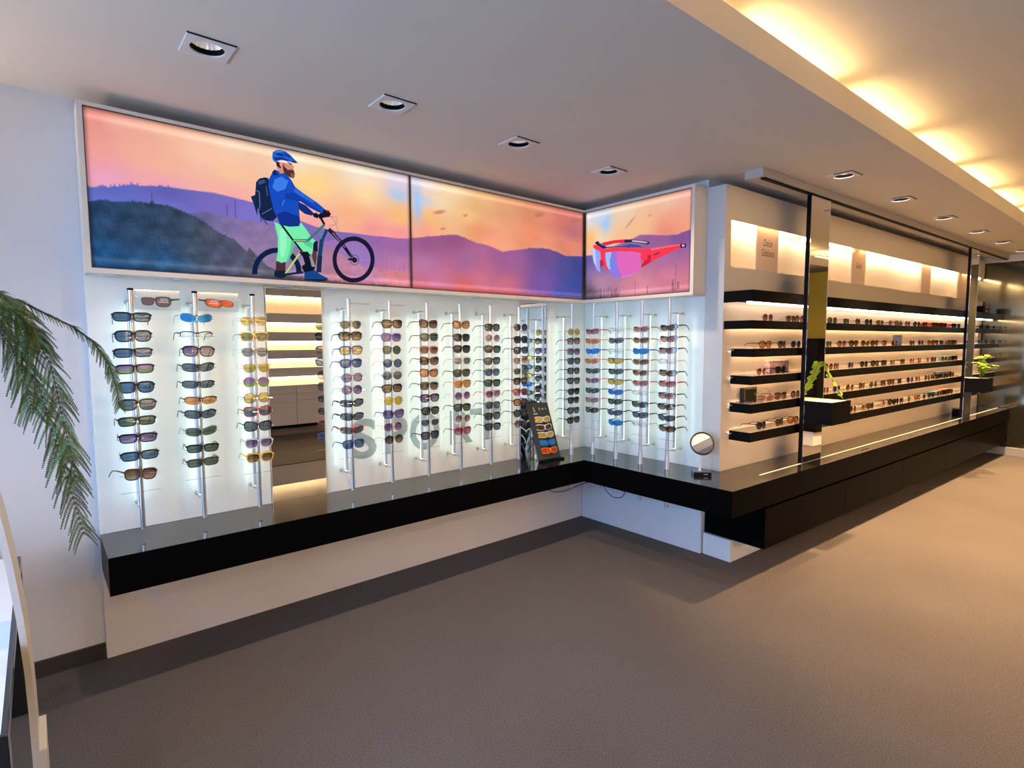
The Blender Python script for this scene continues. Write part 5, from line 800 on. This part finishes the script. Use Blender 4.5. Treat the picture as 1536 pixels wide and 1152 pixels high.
# hanging plant
t = thing('hanging_plant', 'large trailing feathery fern hanging at the left edge', 'plant', (-3.66, -1.1, 1.58))
b = MB(); b.lathe([(.05, -.10), (.075, -.04), (.08, .0), (.076, .0), (.07, -.03)], 24); b.build('pot', mat('dark_plum_pot', (.03, .018, .025), .5), t, True)
MB().lathe([(.001, -.016), (.073, -.014)], 20).build('soil', M_dark, t)
b = MB()
for j in range(3): A = j*2.09+.5; b.tube([(.078*math.cos(A), .078*math.sin(A), 0), (0, 0, .5)], .0012, 5)
b.tube([(0, 0, .5), (0, 0, CZ-1.58)], .0014, 5); b.lathe([(.012, CZ-1.592), (.012, CZ-1.58)], 10); b.build('hanger', M_dark, t)
rel = lambda p: Vector(p)-Vector((-3.66, -1.1, 1.58))
FP = [[(-3.65, -1.1, 1.57), (-3.60, -1.09, 1.63), (-3.52, -1.08, 1.62), (-3.45, -1.08, 1.575), (-3.40, -1.08, 1.545), (-3.355, -1.08, 1.50), (-3.32, -1.08, 1.43), (-3.305, -1.08, 1.36), (-3.300, -1.08, 1.30)],
      [(-3.65, -1.1, 1.56), (-3.56, -1.1, 1.56), (-3.51, -1.1, 1.48), (-3.49, -1.1, 1.38), (-3.465, -1.1, 1.24), (-3.44, -1.1, 1.10), (-3.425, -1.1, 1.02), (-3.41, -1.1, .93)],
      [(-3.65, -1.1, 1.56), (-3.57, -1.13, 1.58), (-3.50, -1.14, 1.54), (-3.46, -1.14, 1.44), (-3.445, -1.14, 1.32), (-3.43, -1.14, 1.20), (-3.42, -1.14, 1.10)],
      [(-3.65, -1.1, 1.56), (-3.59, -1.05, 1.57), (-3.545, -1.04, 1.50), (-3.52, -1.04, 1.40), (-3.505, -1.04, 1.30)],
      [(-3.65, -1.1, 1.57), (-3.60, -1.13, 1.64), (-3.55, -1.15, 1.63), (-3.51, -1.16, 1.57), (-3.48, -1.16, 1.49)],
      [(-3.65, -1.1, 1.57), (-3.58, -1.16, 1.61), (-3.53, -1.18, 1.585), (-3.49, -1.18, 1.54)],
      [(-3.66, -1.1, 1.57), (-3.70, -1.05, 1.60), (-3.74, -1.02, 1.50), (-3.76, -1.0, 1.36)], [(-3.66, -1.1, 1.57), (-3.66, -1.2, 1.62), (-3.67, -1.27, 1.52), (-3.68, -1.3, 1.38)]]
for i, p in enumerate(FP):
    slim = i == 0
    leafy_frond([rel(q) for q in p], 64 if slim else int(18+22*min(1.2, len(p)/7)),   .026 if slim else .062, .22 if slim else .13, 'frond', t, M_leaf, .55 if not slim else .5, 12 if slim else 19, i+20)
# ================================================================== the rest of the shop, seen in the mirrors
t = thing('wall_cabinet', 'long pale drawer cabinet with warm lit shelves opposite, seen in mirrors', 'cabinet', (-3.4, -7.04, 0))
b = MB(); b.box(0, 6.6, 0, .40, .06, .75); b.build('carcass', mat('pale_cabinet', (.55, .52, .47), .4), t)
for i in range(6):
    for j, (z0, z1) in enumerate(((.065, .48), (.484, .61), (.614, .745))): MB().bevbox(i*1.1+.003, i*1.1+1.097, .40, .416, z0, z1, .002).build('drawer_front', MATS['pale_cabinet'], t)
for k_, z in enumerate((.89, 1.20, 1.51, 1.83, 2.29)):
    b = MB().box(0, 6.6, .0, .24, z, z+.155); o = b.build('shelf', MATS['pale_cabinet'], t); MB().box(.05, 6.55, .02, .04, z-.012, z-.002).build('light_strip', M_rear, o)
MB().box(0, 6.6, -.005, .0, .75, 2.5).build('back_panel', M_cream, t)
tag(MB().box(-3.0, 3.4, -6.0, -3.75, 0, .008).build('floor_mat', mat('black_mat', (.018, .016, .015), .9, noise=(60, .6, 1.4))), 'black floor mat behind the viewer, seen in the mirror', 'mat')
t = thing('display_cabinet', 'tall black cabinet before the yellow wall, seen in sliding mirror', 'cabinet', (4.6, -3.6, 0))
b = MB(); b.bevbox(0, .45, -1.6, .2, .2, 1.52, .01); b.build('body', M_blackm, t); MB().box(.03, .42, -1.55, .15, 0, .2).build('plinth', M_white, t)
for i in range(3): MB().bevbox(-.012, 0, -1.59+i*.6, -1.59+i*.6+.585, .22, 1.50, .003).build('door', M_blackm, t)
t = thing('feature_wall', 'olive yellow partition wall, seen in the sliding mirror', 'partition', (5.2, -3.2, 0)); MB().box(0, .1, -2.4, .6, 0, 2.50).build('board', mat('olive_yellow_paint', (.33, .25, .01), .6), t)
t = thing('chair', 'black chair with steel legs, seen in the left wall mirror', 'chair', (-2.15, -3.75, 0), .6)
MB().bevbox(-.22, .22, -.22, .22, .44, .48, .012).build('seat', M_blackm, t); MB().bevbox(-.21, .21, .19, .22, .60, .95, .012).build('backrest', M_blackm, t)
for x in (-.19, .19):
    for y in (-.19, .2): MB().tube([(x, y, 0), (x, y, .44 if y < 0 else .85)], .010, 8).build('leg', M_steel, t)
t = thing('added_uplight', 'small added uplight outside the frame, brightening the ceiling at left', 'lamp', FILL_UPLIGHT)
MB().lathe([(.03, -.05), (.075, .0), (.075, .012), (.068, .012), (.03, -.03)], 24, (0, -.06, 0)).build('shade', M_white, t, True)
MB().box(-.04, .04, -.03, .118, -.06, -.02).build('bracket', M_white, t)
